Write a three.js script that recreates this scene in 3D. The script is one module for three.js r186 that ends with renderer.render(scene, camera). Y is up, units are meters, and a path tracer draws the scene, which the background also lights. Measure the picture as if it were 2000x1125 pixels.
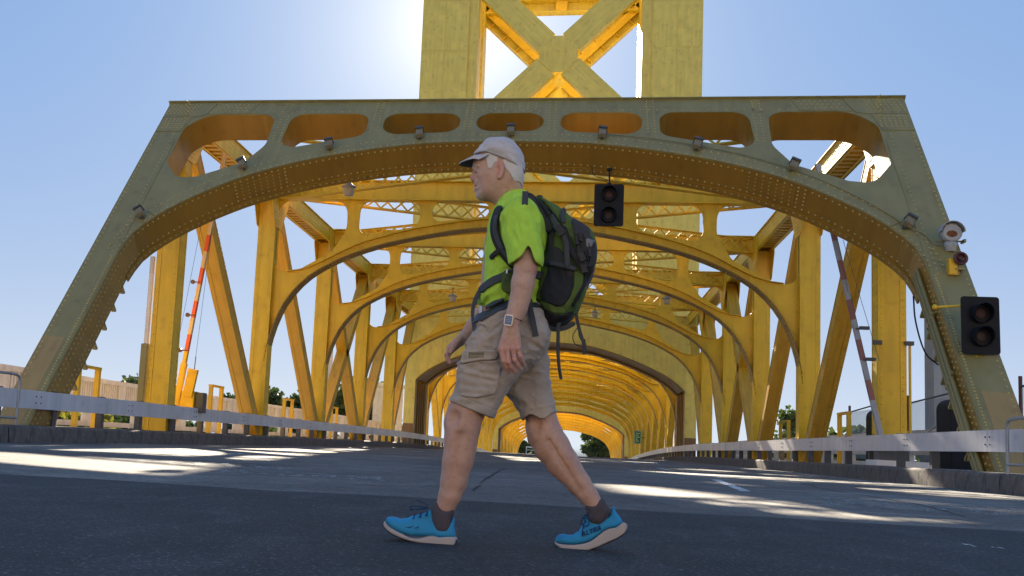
import * as THREE from 'three';
import { mergeGeometries } from 'three/addons/utils/BufferGeometryUtils.js';

// ---------------------------------------------------------------- camera, sky, sun, exposure
const scene = new THREE.Scene();
const EXPOSURE = 4.2;
const renderer = new THREE.WebGLRenderer({ antialias: true });
renderer.toneMapping = THREE.LinearToneMapping;
renderer.toneMappingExposure = EXPOSURE;
renderer.shadowMap.enabled = true;

// The lens is shifted: the photograph is a crop, its optical centre lies left of the middle.
const camera = new THREE.PerspectiveCamera(38.028, 16 / 9, 0.1, 6000);
camera.setViewOffset(2653.08, 1492.36, 653.08, 156.6, 2000, 1125);
{
  const right = new THREE.Vector3(0.978144, 0.0564384, -0.20012252);
  const up = new THREE.Vector3(-0.02997984, 0.99068156, 0.13285802);
  const back = new THREE.Vector3(0.20575599, -0.12395463, 0.97072124);
  const m = new THREE.Matrix4().makeBasis(right, up, back);
  camera.quaternion.setFromRotationMatrix(m);
  camera.position.set(1.7668, 0, 18.3428);
}
camera.updateProjectionMatrix();
scene.add(camera);

const SUN_AZ = -6.6 * Math.PI / 180, SUN_EL = 21.6 * Math.PI / 180;
const sunDir = new THREE.Vector3(Math.sin(SUN_AZ) * Math.cos(SUN_EL), Math.sin(SUN_EL), -Math.cos(SUN_AZ) * Math.cos(SUN_EL));
const sun = new THREE.DirectionalLight(new THREE.Color(1.0, 0.86, 0.66), 5);
sun.position.copy(sunDir).multiplyScalar(300);
sun.castShadow = true;
sun.shadow.mapSize.set(4096, 4096);
Object.assign(sun.shadow.camera, { left: -120, right: 120, top: 120, bottom: -120, near: 1, far: 700 });
scene.add(sun, sun.target);

function skyColour(dx, dy, dz, out) {
  const el = Math.asin(Math.max(-1, Math.min(1, dy))) * 180 / Math.PI;
  const th = Math.acos(Math.max(-1, Math.min(1, dx * sunDir.x + dy * sunDir.y + dz * sunDir.z))) * 180 / Math.PI;
  const h = Math.exp(-Math.max(0, el) / 9.5);                         // horizon whitening
  const z = Math.min(1, Math.max(0, el) / 70);
  let r = 0.150 + 0.56 * h - 0.01 * z, g = 0.360 + 0.43 * h - 0.05 * z, b = 0.775 + 0.11 * h - 0.15 * z;
  const g1 = Math.exp(-th / 4.6), g2 = Math.exp(-th / 17), g3 = Math.exp(-th / 45);
  r += 1.0 * g1 + 0.22 * g2 + 0.03 * g3; g += 0.85 * g1 + 0.17 * g2 + 0.03 * g3; b += 0.52 * g1 + 0.08 * g2 + 0.03 * g3;
  if (el < 0) { const k = Math.min(1, -el / 6); r = r * (1 - k) + 0.16 * k; g = g * (1 - k) + 0.17 * k; b = b * (1 - k) + 0.14 * k; }
  out[0] = r / EXPOSURE; out[1] = g / EXPOSURE; out[2] = b / EXPOSURE;
}
{
  const w = 1024, h = 512, data = new Float32Array(w * h * 4), c = [0, 0, 0];
  for (let j = 0; j < h; j++) {
    const t = ((j + 0.5) / h - 0.5) * Math.PI, cy = Math.cos(t), sy = Math.sin(t);
    for (let i = 0; i < w; i++) {
      const p = ((i + 0.5) / w - 0.5) * Math.PI * 2;
      skyColour(cy * Math.cos(p), sy, cy * Math.sin(p), c);
      data.set([c[0], c[1], c[2], 1], (j * w + i) * 4);
    }
  }
  const sky = new THREE.DataTexture(data, w, h, THREE.RGBAFormat, THREE.FloatType);
  sky.mapping = THREE.EquirectangularReflectionMapping;
  sky.magFilter = sky.minFilter = THREE.LinearFilter;
  sky.needsUpdate = true;
  scene.background = sky;
  scene.environment = sky;
}

// ---------------------------------------------------------------- small helpers
let seedState = 20240611;
const rnd = () => { seedState = (seedState + 0x6d2b79f5) | 0; let t = Math.imul(seedState ^ (seedState >>> 15), 1 | seedState); t = (t + Math.imul(t ^ (t >>> 7), 61 | t)) ^ t; return ((t ^ (t >>> 14)) >>> 0) / 4294967296; };
const rr = (a, b) => a + (b - a) * rnd();
const clamp = (x, a = 0, b = 1) => Math.max(a, Math.min(b, x));
const smooth = (a, b, x) => { const t = clamp((x - a) / (b - a)); return t * t * (3 - 2 * t); };
const lerp = (a, b, t) => a + (b - a) * t;
const V = (x, y, z) => new THREE.Vector3(x, y, z);
const hash2 = (x, y, s = 0) => { let h = Math.imul(x, 374761393) ^ Math.imul(y, 668265263) ^ Math.imul(s + 11, 2246822519); h = Math.imul(h ^ (h >>> 13), 1274126177); h ^= h >>> 16; return (h >>> 0) / 4294967296; };
function vnoise(x, y, s = 0, per = 0) {                               // value noise, periodic when per > 0
  const xi = Math.floor(x), yi = Math.floor(y), fx = x - xi, fy = y - yi, u = fx * fx * (3 - 2 * fx), v = fy * fy * (3 - 2 * fy);
  const m = (k) => (per ? ((k % per) + per) % per : k);
  const a = hash2(m(xi), m(yi), s), b = hash2(m(xi + 1), m(yi), s), c = hash2(m(xi), m(yi + 1), s), d = hash2(m(xi + 1), m(yi + 1), s);
  return a + (b - a) * u + (c - a) * v + (a - b - c + d) * u * v;
}
function fbm(x, y, s = 0, oct = 4, per = 0) { let a = 0.5, t = 0, n = 0; for (let i = 0; i < oct; i++) { t += a * vnoise(x, y, s + i, per); n += a; a *= 0.5; x *= 2; y *= 2; per *= 2; } return t / n; }
const hash3 = (x, y, z) => { let h = Math.imul(x, 374761393) ^ Math.imul(y, 668265263) ^ Math.imul(z, 2147483647 - 1640531); h = Math.imul(h ^ (h >>> 13), 1274126177); h ^= h >>> 16; return (h >>> 0) / 4294967296; };
function noise3(x, y, z) {
  const xi = Math.floor(x), yi = Math.floor(y), zi = Math.floor(z); let fx = x - xi, fy = y - yi, fz = z - zi;
  fx = fx * fx * (3 - 2 * fx); fy = fy * fy * (3 - 2 * fy); fz = fz * fz * (3 - 2 * fz);
  const c = (i, j, k) => hash3(xi + i, yi + j, zi + k);
  return lerp(lerp(lerp(c(0, 0, 0), c(1, 0, 0), fx), lerp(c(0, 1, 0), c(1, 1, 0), fx), fy), lerp(lerp(c(0, 0, 1), c(1, 0, 1), fx), lerp(c(0, 1, 1), c(1, 1, 1), fx), fy), fz) * 2 - 1;
}
function tex(w, h, f, { srgb = true, rep = [1, 1] } = {}) {           // f(i, j, out) gives 0..1 values
  const d = new Uint8Array(w * h * 4), o = [0, 0, 0];
  for (let j = 0; j < h; j++) for (let i = 0; i < w; i++) { f(i, j, o); const k = (j * w + i) * 4; d[k] = clamp(o[0]) * 255; d[k + 1] = clamp(o[1]) * 255; d[k + 2] = clamp(o[2]) * 255; d[k + 3] = 255; }
  const t = new THREE.DataTexture(d, w, h);
  t.wrapS = t.wrapT = THREE.RepeatWrapping; t.magFilter = THREE.LinearFilter; t.minFilter = THREE.LinearMipmapLinearFilter; t.generateMipmaps = true;
  if (srgb) t.colorSpace = THREE.SRGBColorSpace;
  t.repeat.set(rep[0], rep[1]); t.needsUpdate = true;
  return t;
}
const lin = (r, g, b) => new THREE.Color().setRGB(r, g, b);
const std = (color, o = {}) => new THREE.MeshStandardMaterial({ color, roughness: 0.6, metalness: 0, ...o });

const taken = new Map();
function numbered(name) { const n = taken.get(name) || 0; taken.set(name, n + 1); return n ? name + '_' + String(n).padStart(3, '0') : name; }
function tag(o, label, category, group, kind) { if (label) o.userData.label = label; if (category) o.userData.category = category; if (group) o.userData.group = group; if (kind) o.userData.kind = kind; return o; }
function thing(name, label, category, pos = [0, 0, 0], group) { const g = new THREE.Group(); g.name = numbered(name); g.position.set(...pos); tag(g, label, category, group); scene.add(g); return g; }
function part(name, parent) { const g = new THREE.Group(); g.name = name; parent.add(g); return g; }
function mesh(name, geo, mat, parent) {
  const g = Array.isArray(geo) ? join(geo) : geo, m = new THREE.Mesh(g, mat);
  m.name = parent ? name : numbered(name); m.castShadow = m.receiveShadow = true; (parent || scene).add(m); return m;
}
function struct(name, geo, mat) { const m = mesh(name, geo, mat); m.userData.kind = 'structure'; return m; }
function join(list) {
  const l = list.map((g) => { const n = g.index ? g.toNonIndexed() : g; for (const k of Object.keys(n.attributes)) if (!['position', 'normal', 'uv'].includes(k)) n.deleteAttribute(k); n.morphAttributes = {}; return n; });
  return l.length === 1 ? l[0] : mergeGeometries(l, false);
}
function box(w, h, d, x = 0, y = 0, z = 0) {                          // uv in metres
  const g = new THREE.BoxGeometry(w, h, d), uv = g.attributes.uv, dim = [[d, h], [d, h], [w, d], [w, d], [w, h], [w, h]], ou = rnd() * 4, ov = rnd() * 4;
  for (let f = 0; f < 6; f++) for (let i = 0; i < 4; i++) { const k = f * 4 + i; uv.setXY(k, uv.getX(k) * dim[f][0] + ou, uv.getY(k) * dim[f][1] + ov); }
  return g.translate(x, y, z);
}
function bar(a, b, w, h, up = V(0, 1, 0)) {                           // box from a to b, w across, h along up
  const d = b.clone().sub(a), L = d.length(); d.normalize();
  const s = new THREE.Vector3().crossVectors(up, d); if (s.lengthSq() < 1e-8) s.set(1, 0, 0); s.normalize();
  const u = new THREE.Vector3().crossVectors(d, s);
  return box(w, h, L).applyMatrix4(new THREE.Matrix4().makeBasis(s, u, d).setPosition(a.clone().add(b).multiplyScalar(0.5)));
}
function tube(pts, r, seg = 24, rad = 8, closed = false) { return new THREE.TubeGeometry(new THREE.CatmullRomCurve3(pts, closed, 'centripetal'), seg, r, rad, closed); }
function rod(a, b, r, rad = 8, r2 = r) { const d = b.clone().sub(a), L = d.length(); return new THREE.CylinderGeometry(r2, r, L, rad).applyMatrix4(new THREE.Matrix4().compose(a.clone().add(b).multiplyScalar(0.5), new THREE.Quaternion().setFromUnitVectors(V(0, 1, 0), d.normalize()), V(1, 1, 1))); }
function shapeOf(pts) { const s = new THREE.Shape(); pts.forEach((p, i) => (i ? s.lineTo(p[0], p[1]) : s.moveTo(p[0], p[1]))); s.closePath(); return s; }
function pathOf(pts) { const s = new THREE.Path(); pts.forEach((p, i) => (i ? s.lineTo(p[0], p[1]) : s.moveTo(p[0], p[1]))); s.closePath(); return s; }
function extrude(shape, depth, bevel = 0) { return new THREE.ExtrudeGeometry(shape, { depth, bevelEnabled: bevel > 0, bevelSize: bevel, bevelThickness: bevel, bevelSegments: 2, curveSegments: 6 }); }
function fillet(corners, n = 6) {                                     // corners [x, y, r]; r 0 keeps the point
  const out = [], N = corners.length;
  for (let i = 0; i < N; i++) {
    const [x, y, r0] = corners[i], p = corners[(i + N - 1) % N], q = corners[(i + 1) % N];
    if (!r0) { out.push([x, y]); continue; }
    let ax = p[0] - x, ay = p[1] - y, bx = q[0] - x, by = q[1] - y; const la = Math.hypot(ax, ay), lb = Math.hypot(bx, by);
    ax /= la; ay /= la; bx /= lb; by /= lb;
    const ang = Math.acos(clamp(ax * bx + ay * by, -1, 1)); let t = r0 / Math.tan(ang / 2); t = Math.min(t, la * 0.499, lb * 0.499);
    const r = t * Math.tan(ang / 2), mx = ax + bx, my = ay + by, ml = Math.hypot(mx, my), cx = x + mx / ml * r / Math.sin(ang / 2), cy = y + my / ml * r / Math.sin(ang / 2);
    const a0 = Math.atan2(y + ay * t - cy, x + ax * t - cx); let a1 = Math.atan2(y + by * t - cy, x + bx * t - cx);
    let da = a1 - a0; while (da > Math.PI) da -= 2 * Math.PI; while (da < -Math.PI) da += 2 * Math.PI;
    for (let k = 0; k <= n; k++) out.push([cx + r * Math.cos(a0 + da * k / n), cy + r * Math.sin(a0 + da * k / n)]);
  }
  return out;
}
function curve2(pts, n) { const c = new THREE.CatmullRomCurve3(pts.map((p) => V(p[0], p[1], 0)), false, 'centripetal'); return c.getSpacedPoints(n).map((p) => [p.x, p.y]); }
function ribbon(pts, w0, w1, thick = 0) {                             // strip of plate following 2-D points, spanning w0..w1 in the third axis; thick to the left of travel
  const pos = [], uv = [], idx = []; let s = 0;
  const N = pts.map((p, i) => { const a = pts[Math.max(0, i - 1)], b = pts[Math.min(pts.length - 1, i + 1)], dx = b[0] - a[0], dy = b[1] - a[1], l = Math.hypot(dx, dy) || 1; return [-dy / l, dx / l]; });
  const ring = (i) => { const p = pts[i], n = N[i]; return [[p[0], p[1], w0], [p[0], p[1], w1], [p[0] + n[0] * thick, p[1] + n[1] * thick, w1], [p[0] + n[0] * thick, p[1] + n[1] * thick, w0]]; };
  const quad = (a, b, c, d, u0, u1, v0, v1) => { const k = pos.length / 3; pos.push(...a, ...b, ...c, ...d); uv.push(u0, v0, u0, v1, u1, v1, u1, v0); idx.push(k, k + 1, k + 2, k, k + 2, k + 3); };
  for (let i = 0; i + 1 < pts.length; i++) {
    const A = ring(i), B = ring(i + 1), l = Math.hypot(pts[i + 1][0] - pts[i][0], pts[i + 1][1] - pts[i][1]);
    for (let k = 0; k < 4; k++) { const m = (k + 1) % 4; quad(A[m], A[k], B[k], B[m], s, s + l, 0, k % 2 ? thick : w1 - w0); }
    if (i === 0) quad(A[0], A[1], A[2], A[3], 0, thick, 0, w1 - w0);
    if (i + 2 === pts.length) quad(B[3], B[2], B[1], B[0], 0, thick, 0, w1 - w0);
    s += l;
  }
  const g = new THREE.BufferGeometry(); g.setAttribute('position', new THREE.Float32BufferAttribute(pos, 3)); g.setAttribute('uv', new THREE.Float32BufferAttribute(uv, 2)); g.setIndex(idx); g.computeVertexNormals(); return g;
}
const along = (pts, step) => {                                        // points spaced along a polyline, with the direction
  const out = []; let acc = step / 2;
  for (let i = 0; i + 1 < pts.length; i++) { const a = pts[i], b = pts[i + 1], dx = b[0] - a[0], dy = b[1] - a[1], l = Math.hypot(dx, dy); while (acc <= l) { out.push([a[0] + dx * acc / l, a[1] + dy * acc / l, dx / l, dy / l]); acc += step; } acc -= l; }
  return out;
};
const rivetGeo = new THREE.SphereGeometry(1, 7, 3, 0, Math.PI * 2, 0, Math.PI / 2).scale(1, 0.72, 1);
function rivets(list, mat, parent, r = 0.021) {                       // list of [position, normal]
  if (!list.length) return;
  const m = new THREE.InstancedMesh(rivetGeo, mat, list.length), q = new THREE.Quaternion(), M = new THREE.Matrix4(), y = V(0, 1, 0);
  list.forEach(([p, n], i) => m.setMatrixAt(i, M.compose(p, q.setFromUnitVectors(y, n), V(r, r, r))));
  m.name = 'rivets'; m.userData.kind = 'stuff'; m.castShadow = m.receiveShadow = true; parent.add(m); return m;
}

// ---------------------------------------------------------------- levels along the bridge (z runs towards the camera)
const P = 9.049;                                                      // truss panel
function roadY(z) {                                                   // middle of the carriageway
  const Z = -z;
  const k = [[-80, -0.62], [-40, -0.54], [-13.5, -0.422], [0, -0.30], [10, -0.255], [25, -0.21], [45, -0.16], [60, -0.21], [75, -0.36], [95, -0.68], [110, -1.02], [136, -1.70], [195, -3.2], [260, -4.9]];
  if (Z <= k[0][0]) return k[0][1];
  for (let i = 0; i + 1 < k.length; i++) if (Z <= k[i + 1][0]) {
    const t = (Z - k[i][0]) / (k[i + 1][0] - k[i][0]), sl = (j) => { const a = k[Math.max(0, j - 1)], b = k[Math.min(k.length - 1, j + 1)]; return (b[1] - a[1]) / (b[0] - a[0]); };
    const h = k[i + 1][0] - k[i][0], t2 = t * t, t3 = t2 * t;
    return (2 * t3 - 3 * t2 + 1) * k[i][1] + (t3 - 2 * t2 + t) * h * sl(i) + (3 * t2 - 2 * t3) * k[i + 1][1] + (t3 - t2) * h * sl(i + 1);
  }
  return k[k.length - 1][1];
}
const CANT = 0.0085;                                                  // the deck falls a little to the left
const cantAt = (z) => CANT * smooth(-24, -6, -z);
const groundY = (x, z) => roadY(z) + cantAt(z) * x;

// ---------------------------------------------------------------- paints and other shared materials
const paintMap = tex(512, 512, (i, j, o) => {
  const a = fbm(i / 64, j / 64, 3, 4, 8), b = fbm(i / 16, j / 128, 9, 4, 32), c = hash2(i, j, 5);
  let k = 0.93 + 0.10 * (a - 0.5) + 0.10 * (b - 0.5) + 0.035 * (c - 0.5);
  const spot = smooth(0.62, 0.85, fbm(i / 32, j / 32, 21, 4, 16)) * 0.07;
  o[0] = k - spot * 0.7; o[1] = k - spot; o[2] = k - spot * 0.8;
}, { rep: [0.25, 0.25] });
const paintRough = tex(256, 256, (i, j, o) => { o[0] = o[1] = o[2] = 0.62 + 0.3 * fbm(i / 32, j / 32, 33, 4, 8); }, { srgb: false, rep: [0.5, 0.5] });
const M = {
  gold: std(lin(0.90, 0.57, 0.022), { map: paintMap, roughness: 0.55, roughnessMap: paintRough }),
  goldOlive: std(lin(0.29, 0.245, 0.085), { map: paintMap, roughness: 0.62, roughnessMap: paintRough }),  // duller olive gold of the portal front and its fittings
  goldTower: std(lin(0.92, 0.73, 0.15), { map: paintMap, roughness: 0.6, roughnessMap: paintRough }),
};
M.goldShaded = std(lin(0.70, 0.40, 0.028), { map: paintMap, roughness: 0.6, roughnessMap: paintRough }); M.goldShadedDark = std(lin(0.33, 0.18, 0.02), { map: paintMap, roughness: 0.6, roughnessMap: paintRough }); M.repaint = std(lin(0.40, 0.275, 0.10), { map: paintMap, roughness: 0.7 });  // first two carry the shade of undersides and inner faces in their colour
M.rivetGold = M.gold; M.rivetOlive = std(lin(0.42, 0.34, 0.12), { roughness: 0.5 });

// ---------------------------------------------------------------- arched frames
// Openings of a frame: right half in frame coordinates; mirrored to the left.
function openings(top, ys) {                                          // ys: lower edge heights at the ends of openings 2..4
  const R = [];
  R.push(fillet([[-0.82, top, 0.40], [0.82, top, 0.40], [0.82, ys[0], 0.40], [-0.82, ys[0], 0.40]]));
  for (const s of [1, -1]) {
    R.push(fillet([[1.22 * s, top, 0.38], [3.14 * s, top, 0.38], [3.14 * s, ys[2], 0.42], [1.22 * s, ys[1], 0.40]]));
    R.push(fillet([[3.54 * s, top, 0.38], [5.58 * s, top, 0.42], [5.64 * s, ys[4], 0.35], [3.54 * s, ys[3], 0.34]]));
  }
  return R;
}
const mirror = (half) => [...half.map((p) => [-p[0], p[1]]).reverse(), ...half.slice(half[0][0] === 0 ? 1 : 0)];

// sway frame of the trusses: web, flanges, rivets
const swayLower = curve2([[0, 7.28], [1.8, 7.19], [3.33, 6.93], [4.89, 6.56], [6.28, 6.03], [7.32, 5.38], [7.99, 4.58], [8.38, 3.69], [8.56, 2.9], [8.6, 2.5]], 26);
const swayUpper = curve2([[0, 7.58], [1.4, 7.53], [2.83, 7.33], [4.2, 7.04], [5.6, 6.6], [6.98, 5.9], [7.5, 5.7], [8.05, 5.62]], 20);
const swayHoles = [...openings(8.14, [7.66, 7.62, 7.40, 7.28, 6.86])];
for (const s of [1, -1]) swayHoles.push(fillet([[6.04 * s, 8.14, 0.5], [8.50 * s, 8.14, 0.55], [8.50 * s, 5.60, 0.5], [7.75 * s, 5.62, 0.7], [6.5 * s, 6.36, 0.35], [6.02 * s, 7.1, 0.9]]));
const swayShape = shapeOf([[-8.6, 8.78], [8.6, 8.78], [8.6, 2.5], ...[...swayLower].reverse().slice(1), ...swayLower.slice(1).map((p) => [-p[0], p[1]])]);
swayHoles.forEach((h) => swayShape.holes.push(pathOf(h)));
const swayWeb = extrude(swayShape, 0.10).translate(0, 0, -0.35);
const lowerFull = mirror(swayLower), upperFull = mirror(swayUpper);
const swayFlanges = {
  arch: ribbon(lowerFull, -0.62, 0.0, -0.03),
  rib: ribbon(upperFull, -0.40, -0.13, 0.02),
  bottom: box(16.9, 0.03, 0.46, 0, 8.155, -0.30),
  top: box(17.0, 0.03, 0.5, 0, 8.795, -0.30),
};
const swayRivets = [];
{
  const f = V(0, 0, 1), zf = -0.25;
  for (const [x, y] of along([[-8.4, 8.225], [8.4, 8.225]], 0.17)) swayRivets.push([V(x, y, zf), f]);
  for (const [x, y] of along([[-8.4, 8.72], [8.4, 8.72]], 0.17)) swayRivets.push([V(x, y, zf), f]);
  for (const [x, y, dx, dy] of along(upperFull, 0.15)) swayRivets.push([V(x + dy * 0.06, y - dx * 0.06, zf), f]);
  for (const [x, y, dx, dy] of along(lowerFull, 0.15)) { swayRivets.push([V(x - dy * 0.07, y + dx * 0.07, zf), f]); for (const w of [-0.05, -0.57]) swayRivets.push([V(x + dy * 0.03, y - dx * 0.03, w), V(dy, -dx, 0)]); }
  for (const h of swayHoles) { const cx = h.reduce((a, p) => a + p[0], 0) / h.length, cy = h.reduce((a, p) => a + p[1], 0) / h.length; for (const [x, y] of along([...h, h[0]], 0.15)) { const l = Math.hypot(x - cx, y - cy); if (y < 8.0) swayRivets.push([V(x + (x - cx) / l * 0.06, y + (y - cy) / l * 0.06, zf), f]); } }
  for (const s of [-1, 1]) for (let i = 0; i < 11; i++) for (let j = 0; j < 4; j++) swayRivets.push([V(s * (6.55 - i * 0.11 - j * 0.02), 5.92 + i * 0.055 + j * 0.075 - 0.09, zf), f]);
}
function swayFrame(parent, z, dy, detail) {
  const g = part('sway_frame', parent); g.position.set(0, dy, z);
  mesh('web_plate', swayWeb, M.gold, g);
  mesh('arch_flange', swayFlanges.arch, detail ? M.goldShadedDark : M.gold, g);  // near flanges: shade under the arch put into the colour
  mesh('rib_flange', swayFlanges.rib, M.gold, g);
  mesh('beam_flange', swayFlanges.bottom, M.gold, g);
  mesh('beam_flange', swayFlanges.top, M.gold, g);
  if (detail) rivets(swayRivets, M.rivetGold, g, detail === 2 ? 0.022 : 0.024);
  return g;
}
// a riveted member: box with raised edge strips on the faces across
function member(name, parent, a, b, w, h, up, mat, riv) {
  const d = b.clone().sub(a), L = d.length(); d.normalize();
  const s = new THREE.Vector3().crossVectors(up, d).normalize(), u = new THREE.Vector3().crossVectors(d, s);
  const g = part(name, parent), geos = [bar(a, b, w, h - 0.04, up)];
  for (const k of [-1, 1]) for (const e of [-1, 1]) { const o = u.clone().multiplyScalar(k * (h / 2 - 0.011)).add(s.clone().multiplyScalar(e * (w / 2 - 0.055))); geos.push(bar(a.clone().add(o), b.clone().add(o), 0.11 + 0.02, 0.022, up)); }
  mesh('plate', geos, mat, g);
  if (riv) { const list = [], n = Math.floor(L / riv); for (const k of [-1, 1]) for (const e of [-1, 1]) for (let i = 0; i < n; i++) list.push([a.clone().addScaledVector(d, (i + 0.5) * riv).addScaledVector(u, k * (h / 2 )).addScaledVector(s, e * (w / 2 - 0.06)), u.clone().multiplyScalar(k)]); for (const e of [-1, 1]) for (const k of [-1, 1]) for (let i = 0; i < n; i++) list.push([a.clone().addScaledVector(d, (i + 0.5) * riv).addScaledVector(u, k * (h / 2 - 0.07)).addScaledVector(s, e * (w / 2 + 0.01)), s.clone().multiplyScalar(e)]); rivets(list, mat, g, 0.022); }
  return g;
}
const laceCache = new Map();
function latticeGirder(parent, a, b, depth, pitch, mat) {
  const d = b.clone().sub(a), L = d.length(); d.normalize();
  const s = new THREE.Vector3().crossVectors(V(0, 1, 0), d).normalize(), u = new THREE.Vector3().crossVectors(d, s), g = part('lattice_girder', parent);
  const off = (k) => u.clone().multiplyScalar(k * depth / 2);
  for (const k of [-1, 1]) mesh('flange', [bar(a.clone().add(off(k)), b.clone().add(off(k)), 0.26, 0.02), bar(a.clone().add(off(k * 0.93)), b.clone().add(off(k * 0.93)), 0.06, 0.08)], mat, g);
  const n = Math.round(L / pitch), st = L / n, list = [];
  for (let i = 0; i < n; i++) for (const k of [-1, 1]) {
    const p = a.clone().addScaledVector(d, i * st).add(off(-k * 0.86)), q = a.clone().addScaledVector(d, (i + 1) * st).add(off(k * 0.86));
    p.addScaledVector(s, k * 0.03); q.addScaledVector(s, k * 0.03);
    const dd = q.clone().sub(p).normalize(), up = new THREE.Vector3().crossVectors(dd, s);
    list.push(bar(p, q, 0.012, 0.062, up));
  }
  mesh('lacing', list, mat, g).userData.kind = 'stuff';
}

// ---------------------------------------------------------------- near truss span
const span = thing('truss_span', 'gold riveted steel truss span with arched sway frames behind the walking man', 'bridge');
const PV = V(0, 0.75168513, -0.65952215), PW = V(0, 0.65952215, 0.75168513);   // along and out of the sloping portal
{
  const g = part('portal_frame', span);
  g.matrixAutoUpdate = false; g.matrix.makeBasis(V(1, 0, 0), PV, PW).setPosition(0, 0, -1.294); g.matrix.decompose(g.position, g.quaternion, g.scale); g.matrixAutoUpdate = true;
  const half = curve2([[0, 9.74], [1.84, 9.66], [3.5, 9.33], [5.0, 8.83], [6.24, 8.17], [7.3, 7.3], [7.95, 6.55], [8.3, 5.9], [8.4, 5.2]], 28);
  const low = [...half, [8.4, -0.9]];
  const outer = [[-9.11, 11.6], [9.11, 11.6], [9.11, -0.9], ...[...low].reverse(), ...low.slice(1).map((p) => [-p[0], p[1]]), [-9.11, -0.9]];
  const sh = shapeOf(outer);
  const holes = openings(11.03, [10.2, 10.18, 10.03, 10.02, 9.36]);
  for (const s of [1, -1]) holes.push(fillet([[6.02 * s, 11.02, 0.4], [7.9 * s, 11.02, 0.9], [8.36 * s, 10.4, 0.5], [8.36 * s, 8.85, 0.35], [7.9 * s, 8.12, 0.45], [7.4 * s, 8.2, 0.2], [6.35 * s, 8.82, 0.25], [5.98 * s, 9.6, 0.7]]));
  holes.forEach((h) => sh.holes.push(pathOf(h)));
  const D = 0.8;
  mesh('frame_plate', extrude(sh, 0.024).translate(0, 0, -0.024), M.goldOlive, g); mesh('frame_box', extrude(sh, D - 0.026).translate(0, 0, -D), M.goldShadedDark, g);  // box behind the plate is coloured dark for soffit shade
  // raised band along the arch, cover plates at the corners, flange lip along the soffit's rear edge
  const full = mirror(half);
  const N = full.map((p, i) => { const a = full[Math.max(0, i - 1)], b = full[Math.min(full.length - 1, i + 1)], dx = b[0] - a[0], dy = b[1] - a[1], l = Math.hypot(dx, dy); return [-dy / l, dx / l]; });
  const bandTop = full.map((p, i) => [p[0] + N[i][0] * 0.34, p[1] + N[i][1] * 0.34]).slice(4, -4), bandLow = full.slice(4, -4);
  mesh('arch_band', extrude(shapeOf([...bandLow, ...bandTop.reverse()]), 0.016), M.goldOlive, g);
  mesh('soffit_lip', ribbon(full.map((p, i) => [p[0] - N[i][0] * 0.0, p[1] - N[i][1] * 0.0]), -D - 0.06, -D + 0.10, -0.035), M.goldShadedDark, g);
  mesh('top_cover', box(18.3, 0.03, D + 0.12, 0, 11.616, -D / 2), M.goldOlive, g);
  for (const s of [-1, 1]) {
    mesh('corner_plate', extrude(shapeOf([[s * 9.09, 11.58], [s * 7.75, 11.58], [s * 7.95, 10.98], [s * 8.2, 10.9], [s * 9.09, 10.9]]), 0.014), M.goldOlive, g);
    mesh('corner_plate', extrude(shapeOf([[s * 9.09, 10.88], [s * 8.28, 10.88], [s * 8.42, 10.2], [s * 9.09, 10.2]]), 0.014), M.goldOlive, g);
    mesh('cover_plate', extrude(shapeOf([[s * 7.72, 11.58], [s * 6.6, 11.58], [s * 6.75, 11.06], [s * 7.9, 11.02]]), 0.012), M.goldOlive, g);
    mesh('leg_strap', box(0.16, 10.6, 0.02, s * 8.5, 4.6, 0.0), M.goldOlive, g); mesh('repainted_area', extrude(shapeOf([[s * 9.1, s < 0 ? 2.42 : 1.9], [s * 8.6, s < 0 ? 2.38 : 1.96], [s * 8.6, -0.6], [s * 9.1, -0.6]]), 0.003), M.repaint, g);
  }
  // rivets
  const R = [], f = V(0, 0, 1);
  const put = (x, y, z = 0.0, n = f) => R.push([V(x, y, z), n]);
  for (const s of [-1, 1]) {
    for (let v = 0; v < 10.2; v += 0.16) { put(s * 9.03, v); put(s * 8.49, v * 0.5 + 0.0 + (v > 0 ? 0 : 0), 0.01); }
    for (let v = 5.1; v < 10.2; v += 0.16) put(s * 8.55, v);
    for (let i = 0; i < 8; i++) for (let j = 0; j < 5; j++) put(s * (8.95 - i * 0.105 + j * 0.02), 11.48 - j * 0.105, 0.014);
    for (let i = 0; i < 6; i++) for (let j = 0; j < 5; j++) put(s * (8.95 - i * 0.105), 10.78 - j * 0.105, 0.014);
    for (let i = 0; i < 8; i++) for (let j = 0; j < 3; j++) put(s * (7.6 - i * 0.12 + j * 0.05), 11.46 - j * 0.14, 0.012);
    for (const u of [5.70, 5.86]) for (let v = 9.75; v < 11.0; v += 0.125) put(s * (u - 0.02), v);
    for (const u of [5.70, 5.86]) for (let v = 11.12; v < 11.56; v += 0.125) put(s * u, v);
    for (const u of [3.26, 3.42]) for (let v = 10.15; v < 11.56; v += 0.125) put(s * u, v);
    for (const u of [0.95, 1.09]) for (let v = 10.28; v < 11.56; v += 0.125) put(s * u, v);
    for (let v = -0.7; v < 5.1; v += 0.15) for (const w of [-0.1, -0.24, -0.56, -0.7]) R.push([V(s * 8.4, v, w), V(-s, 0, 0)]);   // inner side of the legs
  }
  for (const [x, y] of along([[-7.6, 11.12], [7.6, 11.12]], 0.2)) put(x, y);
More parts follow.
